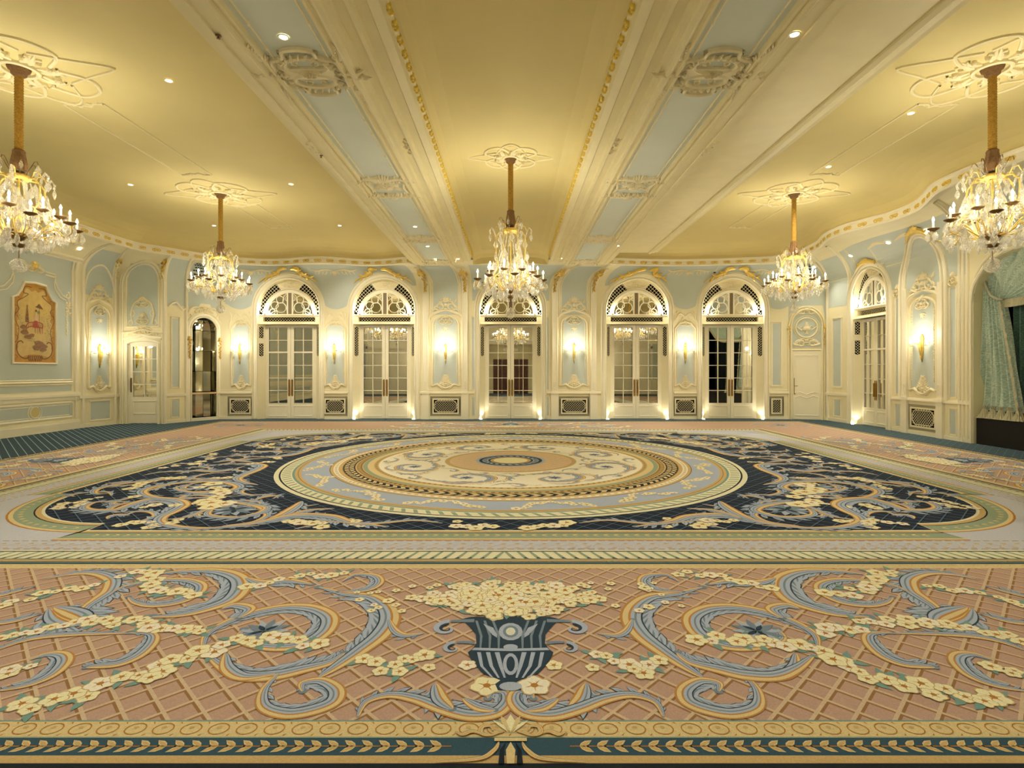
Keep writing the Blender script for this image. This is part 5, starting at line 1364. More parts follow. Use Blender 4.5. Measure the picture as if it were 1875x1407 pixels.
# ================================================================ RIGHT CORNER DOOR
def corner_door():
    t = empty('door_8', kind='structure'); put(t, RD, .53, 0); w = .41
    b = MB(LOC); b.box(-w, w, .01, 2.24, .005, .03)
    b.ridge(cr([(-w+.07, .14), (w-.07, .14), (w-.07, .6), (w-.07, .72), (w-.2, .78), (0, .7), (-w+.2, .78), (-w+.07, .72), (-w+.07, .6)], 1, True), .03, .015, .03, close=True)
    b.ridge([(-w+.07, .86), (-w+.2, .9), (0, .82), (w-.2, .9), (w-.07, .86), (w-.07, 2.1), (-w+.07, 2.1)], .03, .015, .03, close=True)
    lf = b.build('door_leaf', 'cream_white', t)
    b = MB(LOC); b.prism([(-w+.03, .82), (-w+.08, .82), (-w+.08, 1.34), (-w+.055, 1.38), (-w+.03, 1.34)], .03, .04); b.tube([(-w+.055, 1.1, .04), (-w+.055, 1.1, .08), (-w+.14, 1.1, .08)], .01, 6); b.build('handle', 'brass', lf)
    b = MB(LOC); b.ridge([(-w-.03, 0), (-w-.03, 1), (-w-.03, 2.27), (w+.03, 2.27), (w+.03, 1), (w+.03, 0)], .06, .05)
    for r_, w_, h_ in ((.46, .05, .06), (.53, .06, .04)): b.ridge([(-r_, 0), (-r_, 1.5), (-r_, 3.0)]+[(x, 3.0+y) for x, y in arc(0, 0, r_, 180, 0, 20, r_*1.3)]+[(r_, 3.0), (r_, 1.5), (r_, 0)], w_, h_)
    b.build('surround', 'cream', t)
    b = MB(LOC); P_ = [(-.43, 2.35), (.43, 2.35), (.43, 3.0)]+[(x, 3.0+y) for x, y in arc(0, 0, .43, 0, 180, 16, .55)]+[(-.43, 3.0)]
    b.poly([(x, y, .006) for x, y in P_]); b.build('overdoor_field', 'pale_blue', t)
    b = MB(LOC); b.ridge(arc(0, 3.0, .32, 0, 360, 24)[:-1], .05, .04, close=True); b.ridge(arc(0, 3.0, .38, 0, 360, 24)[:-1], .025, .025, close=True)
    for x0, x1, z0, z1 in ((-.05, .05, 2.8, 2.84), (-.02, .02, 2.84, 2.9), (-.1, .1, 2.92, 3.05), (-.06, .06, 3.05, 3.1), (-.03, .03, 3.1, 3.18)): b.box(x0, x1, z0, z1, .006, .04)
    blob(b, 0, 2.97, .12, .1, .06); sprig(b, 0, 2.45, .4, .22, .05); sprig(b, 0, 3.48, .3, .2, .05)
    for s in (-1, 1): curl(b, s*.14, 3.0, .07, 0, 1, s, .02, .02); [rleaf(b, s*(.12+.04*k), 2.9+.03*k, PI/2-s*.9, .12, .04, .03) for k in range(4)]
    b.build('overdoor_relief', 'relief', t)
corner_door()
for u, nm in ((.03, 'left'), (1.06, 'right')):
    b = MB(RD); gold_drop(b, u, 3.1, .1, .75, .06); b.build('gilded_mount', 'gilt', label='gilded drop ornament on the %s side of the plain corner door' % nm, category='ornament', group='gilded mounts beside the corner door')
b = MB(RD); sheet(b, lins(0, 1.09, 12), lambda u: 3.2 if abs(u-.53) > .5 else 3.72, 5.0, .004); b.build('wall_right_door_field', 'pale_blue', kind='structure')
b = MB(RD2); blue_box(b, .4, .75, 1.12, 3.2, .006); blue_box(b, .45, .7, .2, .68, .006); sheet(b, lins(.1, 1.1, 6), 3.6, 5.0, .004); b.build('wall_right_pier_field', 'pale_blue', kind='structure')
b = MB(RD2); panel_frame(b, .36, .79, 1.08, 3.24, .04, .03); panel_frame(b, .4, .75, .17, .71, .03, .02)
for s in (.1, 1.15): b.ridge([(s, v) for v in [0, 1, 2.5, 4.0]+rows_v(4.35, 9)[:-1]], .1, .05)
b.build(trim_name(), 'cream_white', kind='structure')
# ================================================================ RIGHT WALL
bracket_panel(RW, 2.95, .84, 1.07, 3.42, True, 'right', 8)
b = MB(RW)
def rlo(u):
    z = 3.75
    d = abs(u-ru)
    if d < .95: z = max(z, 3.75+math.sqrt(max(0, .95**2-d*d))*.97)
    if abs(u-2.95) < .62: z = 3.45
    return z
sheet(b, lins(0, 4.3, 90), rlo, 5.03, .004)
for u in (2.05, 3.9): blue_box(b, u-.07, u+.07, 1.0, 3.5, .006); blue_box(b, u-.07, u+.07, .15, .7, .006)
b.build('wall_right_field', 'pale_blue', kind='structure')
b = MB(RW)
for u0, u1 in ((ru+rh+.25, RW.L),): b.box(u0, u1, .84, .88, 0, .05); b.box(u0, u1, .88, .93, 0, .03); b.box(u0, u1, 0, .085, 0, .03)
b.build('baseboard_right', 'cream_white', kind='structure')
b = MB(RW)
for r_, w_, h_ in ((.8, .06, .05), (.88, .09, .04), (.96, .05, .06)):
    b.ridge([(ru-r_, 0), (ru-r_, 1.5), (ru-r_, 3.7)]+[(ru+x, 3.75+y) for x, y in arc(0, 0, r_, 180, 0, 26, r_*.98)]+[(ru+r_, 3.7), (ru+r_, 1.5), (ru+r_, 0)], w_, h_)
for r_, w_, h_, t_ in ((.62, .05, .06, 1.18), (.72, .08, .04, 1.24), (.8, .05, .07, 1.3)):
    b.ridge([(2.95-r_, .9), (2.95-r_, 2), (2.95-r_, 3.6)]+[(2.95+x, 3.68+y) for x, y in arc(0, 0, r_, 180, 0, 30, t_)]+[(2.95+r_, 3.6), (2.95+r_, 2), (2.95+r_, .9)], w_, h_)
for u in (2.35, 3.55):
    b.box(u-.1, u+.1, 0, .86, 0, .07); b.box(u-.115, u+.115, .84, .92, 0, .09); b.box(u-.08, u+.08, .92, 3.7, 0, .06, 4); panel_frame(b, u-.035, u+.035, 1.0, 1.25, .012, .012, .06)
for u in (2.05, 3.9): panel_frame(b, u-.1, u+.1, .97, 3.53, .03, .025); panel_frame(b, u-.1, u+.1, .12, .73, .03, .02)
for u in (4.1, 4.2, 4.32): b.ridge([(u, v) for v in [0, 1, 2.5, 4.0]+rows_v(4.35, 9)[:-1]], .07, .05)
b.build(trim_name(), 'cream_white', kind='structure')
b = MB(RW)
for u in (2.02, 3.9): sprig(b, u, 3.6, .13, .3, .04)
for s in (-1, 1): crid(b, [(2.1+s*.1, 4.9), (2.1+s*.5, 4.95), (2.1+s*.9, 4.9)], .05, .03)
b.build(trim_name(), 'relief', kind='structure')
for u, rx, tz, nm in ((ru, .97, .97, 'corner glazed doorway'), (2.95, .82, 1.3, 'sconce panel')):
    b = MB(RW); z0 = 3.75 if u == ru else 3.68
    P1 = [(u+rx*math.cos(math.radians(a)), z0+tz*math.sin(math.radians(a))) for a in range(118, 58, -6)]; b.ridge(P1, taper(len(P1), .1), .07, .03)
    for k, (x, y) in enumerate(P1[::2]): rleaf(b, x, y, PI/2+(1.2 if k % 2 else -1.2), .09, .04, .04, .03)
    blob(b, u+rx*.05, z0+tz, .09, .05, .06)
    b.build('gilded_arch_crown', 'gilt', label='gilded scroll ornament on the right wall arch over the '+nm, category='ornament', group='gilded arch crowns on the right wall')
b = MB(RS); sheet(b, lins(.5, 12, 40), 4.3, 5.03, .004); b.build('wall_right_stage_field', 'pale_blue', kind='structure')
# ================================================================ STAGE
b = MB()
U = [su0+.0*i for i in range(1)]
path = [(su0, 0), (su0, 1.5), (su0, 3.1)]+[(su0+d, stage_top(su0+d)) for d in (.03, .08, .16, .3, .5, .75, 1.0)]+[(3.3, 4.05), (su1-1, 4.05), (su1-.5, stage_top(su1-.5)), (su1-.1, stage_top(su1-.1)), (su1, 3.1), (su1, 0)]
for nm_, pp in (('left', path[:3]), ('head', path[2:-1]), ('right', path[-2:])):
    b = MB(RS); b.grid([[(u, v, 0) for u, v in pp], [(u, v, -.3) for u, v in pp]]); b.build('wall_stage_reveal_'+nm_, 'cream', kind='structure')
b = MB(RS); b.ridge([(u-(.05 if i < 5 else 0), v+(.05 if i >= 5 else 0)) for i, (u, v) in enumerate(path[:-1])], .08, .05); b.ridge([(u, v+.16) for u, v in path[4:-4]], .05, .05); b.build(trim_name(), 'cream_white', kind='structure')
for nm_, bx in (('left', (10.45, 13.5, 12.4, 12.5, 0, 5)), ('back', (13.4, 13.5, 5.3, 12.4, 0, 5)), ('right', (10.3, 13.5, 5.2, 5.3, 0, 5)), ('ceiling', (10.3, 13.5, 5.2, 12.4, 4.75, 4.8))):
    b = MB(); b.box(*bx); b.build('wall_stage_'+nm_, 'dark', kind='structure')
t = empty('stage', (10.2, 8.8, 0), label='low black stage platform in the arched opening on the right', category='stage')
b = MB(); b.box(.02, 3.1, -3.15, 3.2, .5, .56); b.build('deck', 'black_cloth', t)
b = MB(); b.box(0.0, .03, -3.15, 3.22, .0, .56); b.build('skirt', 'black_cloth', t)
b = MB()
rows = []
for z in lins(.6, 4.55, 3): rows.append([(12.0+.06*math.sin(y*14), y, z) for y in lins(5.5, 12.3, 160)])
b.grid(rows); b.build('backdrop_curtain', 'backdrop', smooth=True, label='dark navy backdrop curtain hanging at the back of the stage', category='curtain')
def curtain(name, label):
    t = empty(name, (10.42, 11.5, .57), label=label, category='curtain')
    O = (10.42, 11.5, .57)
    def g(rows, nm, m, par, smooth=True):
        b = MB(lambda x, y, z: (x-O[0], y-O[1], z-O[2])); b.grid(rows); return b.build(nm, m, par, smooth=smooth)
    # gathered tail
    rows = []; NZ, NS = 40, 120
    for i in range(NZ+1):
        z = .74+(4.1-.74)*i/NZ
        L = 12.04 if z > 2.4 else 12.04+.16*((2.4-z)/1.7)**1.6
        R = 11.5 if z > 3.1 else 11.5-.45*((3.1-z)/2.4)**.9
        if z > 3.1: R = 11.5-.5*((z-3.1)/1.0)**1.2; L = 12.02
        row = []
        for j in range(NS+1):
            s = j/NS; sp = .35+.65*min(1, abs(z-3.1)/1.2)
            y = L+(R-L)*s; ph = s*5.5*2*PI+.5*math.sin(z*1.5+s*4)
            x = 10.36-.05*sp*math.sin(ph)-.018*math.sin(ph*2.3+z*2)-.10*(1-abs(2*s-1))*max(0, (1.2-z))
            row.append((x, y, z))
        rows.append(row)
    g(rows, 'tail', 'damask', t)
    # gathered bottom hems with tassels
    for k in range(6):
        b = MB(); y = .62-k*.2; x = -.12
        rows = [[(x+r*(1+.25*(j % 2))*math.cos(2*PI*j/28)*.8, y+r*(1+.25*(j % 2))*math.sin(2*PI*j/28), z) for j in range(28)] for r, z in ((.05, .27), (.035, .2), (.05, .17), (.07, .1), (.12, .02), (.135, .004))]
        b.grid(rows, close=True); b.build('tassel', 'fringe', t)
    # straight inner width hanging behind
    rows = []
    for i in range(21):
        z = .6+3.4*i/20; row = []
        for j in range(61):
            s = j/60; y = 11.45-(.42+.0*z)*s; row.append((10.5-.045*math.sin(s*3*2*PI), y, z))
        rows.append(row)
    g(rows, 'inner_drape', 'damask_dark', t)
    # swag from the tie up and across
    rows = []; NA = 60
    for i in range(NA+1):
        a = i/NA; row = []                               # a = 0 lower edge, 1 upper edge near the jamb
        for j in range(41):
            r = j/40
            ya = 11.52-(3.0*(1-a)**.85+.0)*r+.40*a*r; za = 3.12+(.95)*(r**(1.5*(1-a)+.55))
            za = 3.1+(.98)*math.pow(r, 1.7-1.15*a)-.12*(1-a)*math.sin(PI*r)
            row.append((10.33-.05*math.sin(a*8*2*PI)*(.3+.7*r)-.10*math.sin(PI*min(1, r*1.3))*(1-a*.5), ya, za))
        rows.append(row)
    g(rows, 'swag', 'damask', t)
    b = MB(lambda x, y, z: (x-O[0], y-O[1], z-O[2])); lo = rows[0]
    b.grid([[(p[0]-.012+.008*(j % 2), p[1], p[2]+.01) for j, p in enumerate(lo)], [(p[0]-.015+.012*(j % 2), p[1]+.02, p[2]-.17) for j, p in enumerate(lo)]]); b.build('swag_fringe', 'fringe', t)
    b = MB(lambda x, y, z: (x-O[0], y-O[1], z-O[2]))
    ed = [(10.26, 11.5-.45*((3.1-z)/2.4)**.9+.02, z) for z in lins(3.05, .7, 30)]
    b.grid([[(x, y+.06, z) for x, y, z in ed], [(x-.02+.015*(i % 2), y-.02+.01*(i % 3), z) for i, (x, y, z) in enumerate(ed)]]); b.build('tail_fringe', 'fringe', t)
    b = MB(lambda x, y, z: (x-O[0], y-O[1], z-O[2])); b.tube([(10.36, 12.0, 3.75), (10.3, 11.9, 3.45), (10.25, 11.72, 3.2), (10.22, 11.52, 3.1), (10.26, 11.44, 3.08)], .022, 8); b.build('tie_rope', 'fringe', t, smooth=True)
curtain('swagged_curtain', 'teal damask curtain swagged and tied back at the stage opening, with fringe')
# ================================================================ CEILING ORNAMENT
def ceil_map(x0, y0, z0): return lambda u, v, n: Vector((x0+u, y0+v, z0-n))
BX = 2.2925                                              # centre line of the beams' blue panels
for sg, side in ((-1, 'left'), (1, 'right')):
    for y0, L, kind, nm in ((6.3, .62, 0, 'nearest the camera'), (10.25, .85, 1, 'mid room'), (14.25, .4, 1, 'towards the doors'), (17.2, .3, 1, 'at the back wall')):
        f = ceil_map(sg*BX, y0, 5.03); b = MB(f); w = .37
        if kind == 0:
            # cream cross band with quatrefoil and two blue eyes
            b.box(-.42, .42, -L*.18, L*.18, 0, .03)
            P_ = []
            for s in (1, -1):
                Q = [(-.37, .1), (-.36, .26), (-.25, .3), (-.18, .36), (-.16, .46), (0, .5), (.16, .46), (.18, .36), (.25, .3), (.36, .26), (.37, .1)]
                P_ += [(s*x, s*y) for x, y in Q]
            b.ridge(cr([(x, y*.95) for x, y in P_], 3, True), .045, .05, 0, close=True)
            for s in (1, -1):
                b.ridge([(x, s*.16+y) for x, y in arc(0, 0, .24, 0, 360, 26, .14)][:-1], .06, .045, .0, close=True)
                for q in (-1, 1): curl(b, q*.1, s*.2, .06, 90, 1, q*s, .02, .03, .0); curl(b, q*.28, s*.27, .05, 0, 1, q*s, .03, .04)
                for k in range(5): rleaf(b, -.12+.06*k, s*.03, s*(PI/2)+(.2*(2-k))*s, .1, .03, .03)
            for s in (-1, 1):
                for q in (-1, 1):
                    crid(b, [(q*.34, s*.33), (q*.42, s*.3), (q*.46, s*.4), (q*.43, s*.55)], .07, .06); curl(b, q*.44, s*.3, .07, 90, 1, q*s, .04, .05)
                for k in range(7): rleaf(b, s*(.26+.05*k), .03*(-1)**k, (0 if s > 0 else PI)+.4*(-1)**k, .14, .05, .05, .02); curl(b, s*.33, .05*(-1)**k, .05, 90*k, 1, s, .02, .04, .02)
            sprig(b, 0, -.06, .12, .12, .05, .02)
            for s in (-1, 1):
                for k in range(12):
                    a = PI*k/11; rleaf(b, .25*math.cos(a), s*(.16+.15*math.sin(a)), a*s+.6, .09, .03, .05, .02)
                for q in (-1, 1):
                    for k in range(6): rleaf(b, q*(.40+.012*k), s*(.3+.05*k), s*PI/2-q*.5, .09, .03, .05, .02); curl(b, q*.2, s*.40, .05, 90, 1, q, .02, .03)
                    shell(b, q*.42, s*.56, .1, 40 if s > 0 else 220, 140 if s > 0 else 320, 5, .04)
        else:
            for s in (-1, 1):
                o = s*(L*.5)
                crid(b, [(-.52, o*.75), (-.28, o*1.15), (0, o*1.0), (.28, o*1.15), (.52, o*.75)], .14, .07, 0, 5)
                for k in range(11): x = -.45+.09*k; rleaf(b, x, o, s*PI/2+(.75-.15*k)*s*1.2, .17, .06, .06); curl(b, x, o*.88, .055, 60*k, 1, 1 if k % 2 else -1, .026, .07); rleaf(b, x, o*.95, -s*PI/2+(.75-.15*k)*s, .1, .05, .05)
                for q in (-1, 1): curl(b, q*.5, o*.95, .08, 90, 1.1, q*s, .04, .06); shell(b, q*.48, o, .12, 40 if s > 0 else 220, 140 if s > 0 else 320, 4, .05)
                shell(b, 0, o, .24, 50 if s > 0 else 230, 130 if s > 0 else 310, 6, .08)
                if L > .5: crid(b, [(s*.36, -L*.4), (s*.3, 0), (s*.36, L*.4)], .05, .05, 0, 4)
            blob(b, 0, 0, .12, .1, .07); sprig(b, 0, -.12, .22, .25, .05)
            for s in (-1, 1): crid(b, [(s*.1, 0), (s*.25, .06), (s*.36, -.04)], .05, .05)
        b.build('beam_ornament', 'relief', label='cream plaster ornament across the blue panel of the %s beam, %s' % (side, nm), category='ornament', group='plaster ornaments across the ceiling beams')
# rope beads and corners framing the blue panels
b = MB()
for sg in (-1, 1):
    for q in (-1, 1):
        x = sg*BX+q*.30; y = 2.0
        b.map = ceil_map(x, 0, 5.03); b.ridge([(0, yy) for yy in lins(-1, 17.3, 30)], .02, .015)
        while y < 17: rleaf(b, 0, y, PI/2, .12, .035, .03); y += .42
for x, yy in ((-3.02, 8.35), (3.02, 8.35), (-1.60, 8.5), (1.60, 8.5)):
    b.map = ceil_map(x, yy, 4.99 if abs(x) > 2 else 5.08)
    for k in range(6): curl(b, .02*(-1)**k, -.25+.1*k, .05, 90*k, 1, (-1)**k, .018, .02)
b.build(trim_name(), 'relief', kind='structure')
def ceiling_rose(x, y, z, label, sc=1.0):
    f = ceil_map(x, y, z); b = MB(f)
    b.ridge(arc(0, 0, .2*sc, 0, 360, 28)[:-1], .06, .05, close=True)
    for k in range(16):
        a = 2*PI*k/16; rleaf(b, .24*sc*math.cos(a), .24*sc*math.sin(a), a+.3*(-1)**k, .3*sc, .09, .05)
        curl(b, .42*sc*math.cos(a), .4*sc*math.sin(a), .07*sc, math.degrees(a), 1.1, (-1)**k, .035, .05)
    for k in range(4):
        a = PI/2*k; R = lambda px, py: (px*math.cos(a)-py*math.sin(a), px*math.sin(a)+py*math.cos(a))
        L = 1.25*sc if k % 2 == 0 else .95*sc
        b.ridge([R(*p) for p in cr([(.42*sc, -.36*sc), (.8*sc, -.2*sc), (L, 0), (.8*sc, .2*sc), (.42*sc, .36*sc)], 5)], .035, .03)
        a += PI/4; b.ridge([R(*p) for p in cr([(.35*sc, -.28*sc), (.72*sc, -.3*sc), (.86*sc, 0), (.72*sc, .3*sc), (.35*sc, .28*sc)], 5)], .05, .035)
    return b.build('ceiling_rose', 'ceiling_cream' if False else 'beam_cream', label=label, category='ceiling ornament', group='ceiling roses above the chandeliers')
# long plaster frames between the roses
b = MB()
for x in (-6.35, 6.35):
    for y0, y1 in ((2.2, 5.4), (8.15, 11.1), (13.1, 15.2)):
        b.map = ceil_map(x, 0, 5.57)
        for s in (-1, 1): b.ridge([(s*.3, y0), (s*.3, y1)], .03, .025)
        for yy, s in ((y0, 1), (y1, -1)):
            b.ridge(cr([(-.3, yy), (-.15, yy+s*.0), (-.08, yy+s*.07), (0, yy+s*.03), (.08, yy+s*.07), (.15, yy), (.3, yy)], 3), .035, .03)
            for k in range(6): rleaf(b, -.2+.08*k, yy+s*.04, k, .1, .03, .03)
b.build(trim_name(), 'beam_cream', kind='structure')
# ================================================================ CHANDELIERS
def crystal_mesh(kind):
    b = MB()
    if kind == 0:      # flat faceted pear drop hanging from the origin
        P_ = [(0, -.0), (.012, -.02), (.03, -.055), (.034, -.075), (.02, -.1), (0, -.125), (-.02, -.1), (-.034, -.075), (-.03, -.055), (-.012, -.02)]
        f = [(x*.5, z*1.0-.0 if False else -.065+(z+.065)*.5) for x, z in P_]; k = len(P_)
        o = [b.P((x, 0, z)) for x, z in P_]; i1 = [b.P((x, .012, z)) for x, z in f]; i2 = [b.P((x, -.012, z)) for x, z in f]
        for i in range(k): j = (i+1) % k; b.F((o[i], o[j], i1[j], i1[i])); b.F((o[j], o[i], i2[i], i2[j]))
        b.F(i1); b.F(i2[::-1])
    elif kind == 1:    # small bead on a drop
        b.lathe([(.001, 0), (.012, -.012), (.001, -.024), (.008, -.035), (.018, -.06), (.012, -.075), (.001, -.085)], 6)
    elif kind == 2:    # upright spear
        b.lathe([(.001, .15), (.02, .09), (.026, .06), (.01, .02), (.018, .0), (.001, -.02)], 6)
    else:
        b.lathe([(.001, .085), (.035, .075), (.065, .045), (.078, 0), (.065, -.045), (.035, -.075), (.001, -.085)], 12)
    me = bpy.data.meshes.new('crystal'); me.from_pydata(b.v, [], b.f); me.materials.append(M['crystal']); return me
CM = [crystal_mesh(k) for k in range(4)]
def chandelier(ztop, tall, R, label, stem_top, drop):
    """origin at the tips of the lowest ball; ztop = ceiling height above origin"""
    t = empty('crystal_chandelier', label=label, category='chandelier', group='crystal chandeliers')
    rnd = random.Random(4)
    H = ztop; zc = drop                     # zc: height of the crown (foot of the stem) above the ball
    def put_cr(k, x, y, z, s=1.0, rz=None, par=None, nm='crystal_drop'):
        o = bpy.data.objects.new(nm, CM[k]); COL.objects.link(o); o.parent = par or t; o.location = (x, y, z); o.scale = (s*1.2, s*1.5, s*1.2); o.rotation_euler = (0, 0, rnd.uniform(0, 3.1) if rz is None else rz); return o
    b = MB(); b.lathe([(.001, H), (.13, H), (.12, H-.03), (.09, H-.05), (.085, H-.09), (.05, H-.12), (.001, H-.12)], 18); b.build('canopy', 'tassel', t, smooth=True)
    b = MB(); n = 60; b.lathe([(.045+.006*(i % 2), H-.1-(H-.1-zc-.18)*i/n) for i in range(n+1)], 12); b.build('cord_sleeve', 'cord', t, smooth=True)
    b = MB()
    prof = [(.05, zc+.24), (.065, zc+.22), (.062, zc+.19), (.085, zc+.05), (.08, zc-.03), (.06, zc-.05), (.001, zc-.05)]
    rows = [[(r*(1+.1*(j % 2))*math.cos(2*PI*j/24), r*(1+.1*(j % 2))*math.sin(2*PI*j/24), z) for j in range(24)] for r, z in prof]
    b.grid(rows, close=True); b.build('tassel', 'tassel', t)
    # crown hooks with small crystals
    for k in range(6):
        a = 2*PI*k/6+.3; ca, sa = math.cos(a), math.sin(a)
        b = MB(); b.tube([(r*ca, r*sa, z) for r, z in ((.03, zc-.1), (.08, zc-.08), (.13, zc+.02), (.17, zc+.1), (.2, zc+.1), (.21, zc+.06))], .005, 5); h = b.build('hook', 'bronze', t, smooth=True)
        put_cr(0, .21*ca, .21*sa, zc+.06, .9, par=h); put_cr(1, .1*ca, .1*sa, zc-.04, 1, par=h)
    # crown ring and cage of gilt rods
    zr = zc-.12; zb = zc-.2-tall
    b = MB(); b.lathe([(.03, zr+.03), (.1, zr+.03), (.13, zr), (.125, zr-.03), (.09, zr-.04), (.03, zr-.03)], 18)
    for k in range(8): blob_pts = None
    b.build('crown_ring', 'gilt', t, smooth=True)
    for k in range(6):
        a = 2*PI*k/6; ca, sa = math.cos(a), math.sin(a); r0 = R*.42
        b = MB(); b.tube([(r*ca, r*sa, z) for r, z in ((.1, zr-.02), (r0*.75, zr-.02), (r0*.98, zr-.1), (r0, zr-.2), (r0*.95, (zr+zb)/2-.1), (r0*.75, zb+.1), (r0*.8, zb-.02), (.16, zb-.22), (.05, zb-.3))], .0105, 6)
        b.tube([(r*ca, r*sa, z) for r, z in ((r0*.6, zr-.03), (r0*.72, zr+.06), (r0*.95, zr+.07), (r0*1.05, zr-.0))], .007, 5)
        rod = b.build('cage_rod', 'gilt', t, smooth=True)
        b = MB(); b.tube([(r*ca, r*sa, z) for r, z in ((r0, zr-.12), (r0*1.1, zr-.02), (r0*1.25, zr+.05), (r0*1.4, zr+.0), (r0*1.35, zr-.06))], .014, 6); b.build('glass_scroll', 'crystal', rod, smooth=True)
        put_cr(0, r0*1.38*ca, r0*1.38*sa, zr-.05, 1.0, par=t)
        for q in range(3): put_cr(0, r0*1.03*ca+rnd.uniform(-.02, .02), r0*1.03*sa, zr-.16-(tall-.1)*q/3, .95+.2*rnd.random()+.25, par=t)
        put_cr(2, r0*1.15*ca, r0*1.15*sa, zb+.02, 1.3)
    for k in range(18):
        a = 2*PI*k/18+.2; r = R*(.5+.25*(k % 2)); put_cr(0, r*math.cos(a), r*math.sin(a), zb-.12-.05*(k % 3), 1.3)
    for k in range(12):
        a = 2*PI*k/12+.1; r = R*.3; put_cr(0, r*math.cos(a), r*math.sin(a), zr-.08-(k % 3)*tall*.22, 1.1)
    for k in range(4):
        a = 2*PI*k/4+.5; put_cr(2, .1*math.cos(a), .1*math.sin(a), zb+.0, 1.6)
    b = MB(); b.lathe([(.012, zr), (.012, zb), (.03, zb-.03), (.05, zb-.08), (.02, zb-.12), (.014, .35)], 10); b.build('shaft', 'gilt', t, smooth=True)
    # bottom basin rings
    zk = zb-.3
    b = MB(); b.lathe([(.015, zk-.04), (.06, zk-.02), (.11, zk+.04), (.115, zk+.055), (.05, zk+.04), (.01, zk+.03)], 18); b.build('basin', 'bronze', t, smooth=True)
    b = MB(); b.lathe([(.01, zk-.13), (.05, zk-.12), (.08, zk-.085), (.075, zk-.08), (.01, zk-.1)], 16); b.tube([(0, 0, zk-.1), (0, 0, .09)], .006, 6); b.build('finial_basin', 'bronze', t, smooth=True)
    put_cr(3, 0, 0, .08, .95, 0, nm='crystal_ball'); put_cr(1, 0, 0, .2, 1.2)
    for k in range(8):                                      # swags of beads from the crown to the arms
        a = 2*PI*k/8+.25; rr = [.12+(R*.62-.12)*i/9 for i in range(10)]
        zz = [zr-.06-(zr-zb+.0)*(i/9)-.10*math.sin(PI*i/9) for i in range(10)]
        P_ = cr([(r*math.cos(a), r*math.sin(a), z) for r, z in zip(rr, zz)], 3)
        b = MB(); b.tube(P_, [.004 if i % 2 else .013 for i in range(len(P_))], 6); b.build('bead_swag', 'crystal', t)
    NA = 16
    for k in range(NA):
        up = k % 2; a = 2*PI*k/NA+.12; ca, sa = math.cos(a), math.sin(a); r1 = R*(.72 if up else 1.0)-.045; zp = zb+(.02 if up else -.1)
        b = MB(); b.tube([(r*ca, r*sa, z) for r, z in cr([(.05, zk+.03), (r1*.35, zk+.03), (r1*.7, zk+.12 if not up else zk+.2), (r1*.86, zp-.16), (r1*1.02, zp-.13), (r1*1.03, zp-.06), (r1, zp)], 3)], .0085, 6)
        b.tube([(r*ca, r*sa, z) for r, z in cr([(r1*.35, zp+.08), (r1*.6, zp+.07), (r1*.8, zp-.04), (r1*.84, zp-.12)], 3)], .0065, 5)
        arm = b.build('arm', 'gilt', t, smooth=True); x, y = r1*ca, r1*sa
        b = MB(); b.lathe([(.008, -.02), (.03, -.012), (.072, .012), (.076, .022), (.07, .02), (.02, .0), (.012, .03)], 14, (x, y, zp))
        b.build('drip_pan', 'bronze', arm, smooth=True)
        b = MB(); b.lathe([(.0125, .02), (.0125, .12), (.002, .12)], 8, (x, y, zp)); b.build('candle', 'candle', arm)
        b = MB(); b.lathe([(.002, .12), (.013, .132), (.015, .146), (.008, .168), (.001, .185)], 8, (x, y, zp)); b.build('bulb', 'bulb', arm, smooth=True)
        for q in (-1, 0, 1): put_cr(0, x+.055*math.cos(a+q*1.9), y+.055*math.sin(a+q*1.9), zp-.01, 1.05+.2*rnd.random(), par=arm)
        add_light('POINT', (x, y, zp+.155), CANDLE_W, size=.016, parent=t, name='candle_light') if k % 2 == 0 else None
    for k in range(14):
        a = 2*PI*k/14; put_cr(0, (R*.45)*math.cos(a), R*.45*math.sin(a), zk+.03, 1.25)
    for k in range(10):
        a = 2*PI*k/10+.2; put_cr(0, (R*.68)*math.cos(a), R*.68*math.sin(a), zk+.1, 1.2); 
    for k in range(6): a = 2*PI*k/6; put_cr(0, .11*math.cos(a), .11*math.sin(a), zk+.04, 1.1); put_cr(1, .078*math.cos(a), .078*math.sin(a), zk-.09, 1.0)
    return t
ZB = 2.9
side = chandelier(5.57-ZB, .42, .66, 'crystal chandelier nearest the camera on the left, above the striped carpet', 5.57, 1.36)
side.location = (-6.45, 7.2, ZB)
for x, y, lb in ((-6.5, 12.3, 'far left crystal chandelier hanging before the mirror niche'), (6.35, 12.3, 'far right crystal chandelier hanging before the plain corner door'), (6.32, 7.2, 'near right crystal chandelier hanging before the teal stage curtain')):
    o = copy_tree(side); o.location = (x, y, ZB); retag(o, lb)
retag(side, 'near left crystal chandelier hanging before the blue wall with the painting')
cen = chandelier(5.45-2.55, .72, .64, 'tall central crystal chandelier hanging between the two ceiling beams', 5.45, 1.7)
cen.location = (0, 9.9, 2.55)
for x, y, z, nm in ((-6.45, 7.2, 5.57, 'near left'), (-6.5, 12.3, 5.57, 'far left'), (6.35, 12.3, 5.57, 'far right'), (6.32, 7.2, 5.57, 'near right'), (0, 9.9, 5.45, 'central')):
    ceiling_rose(x, y, z, 'cream plaster ceiling rose above the %s chandelier' % nm, 1.0 if z > 5.5 else .62)
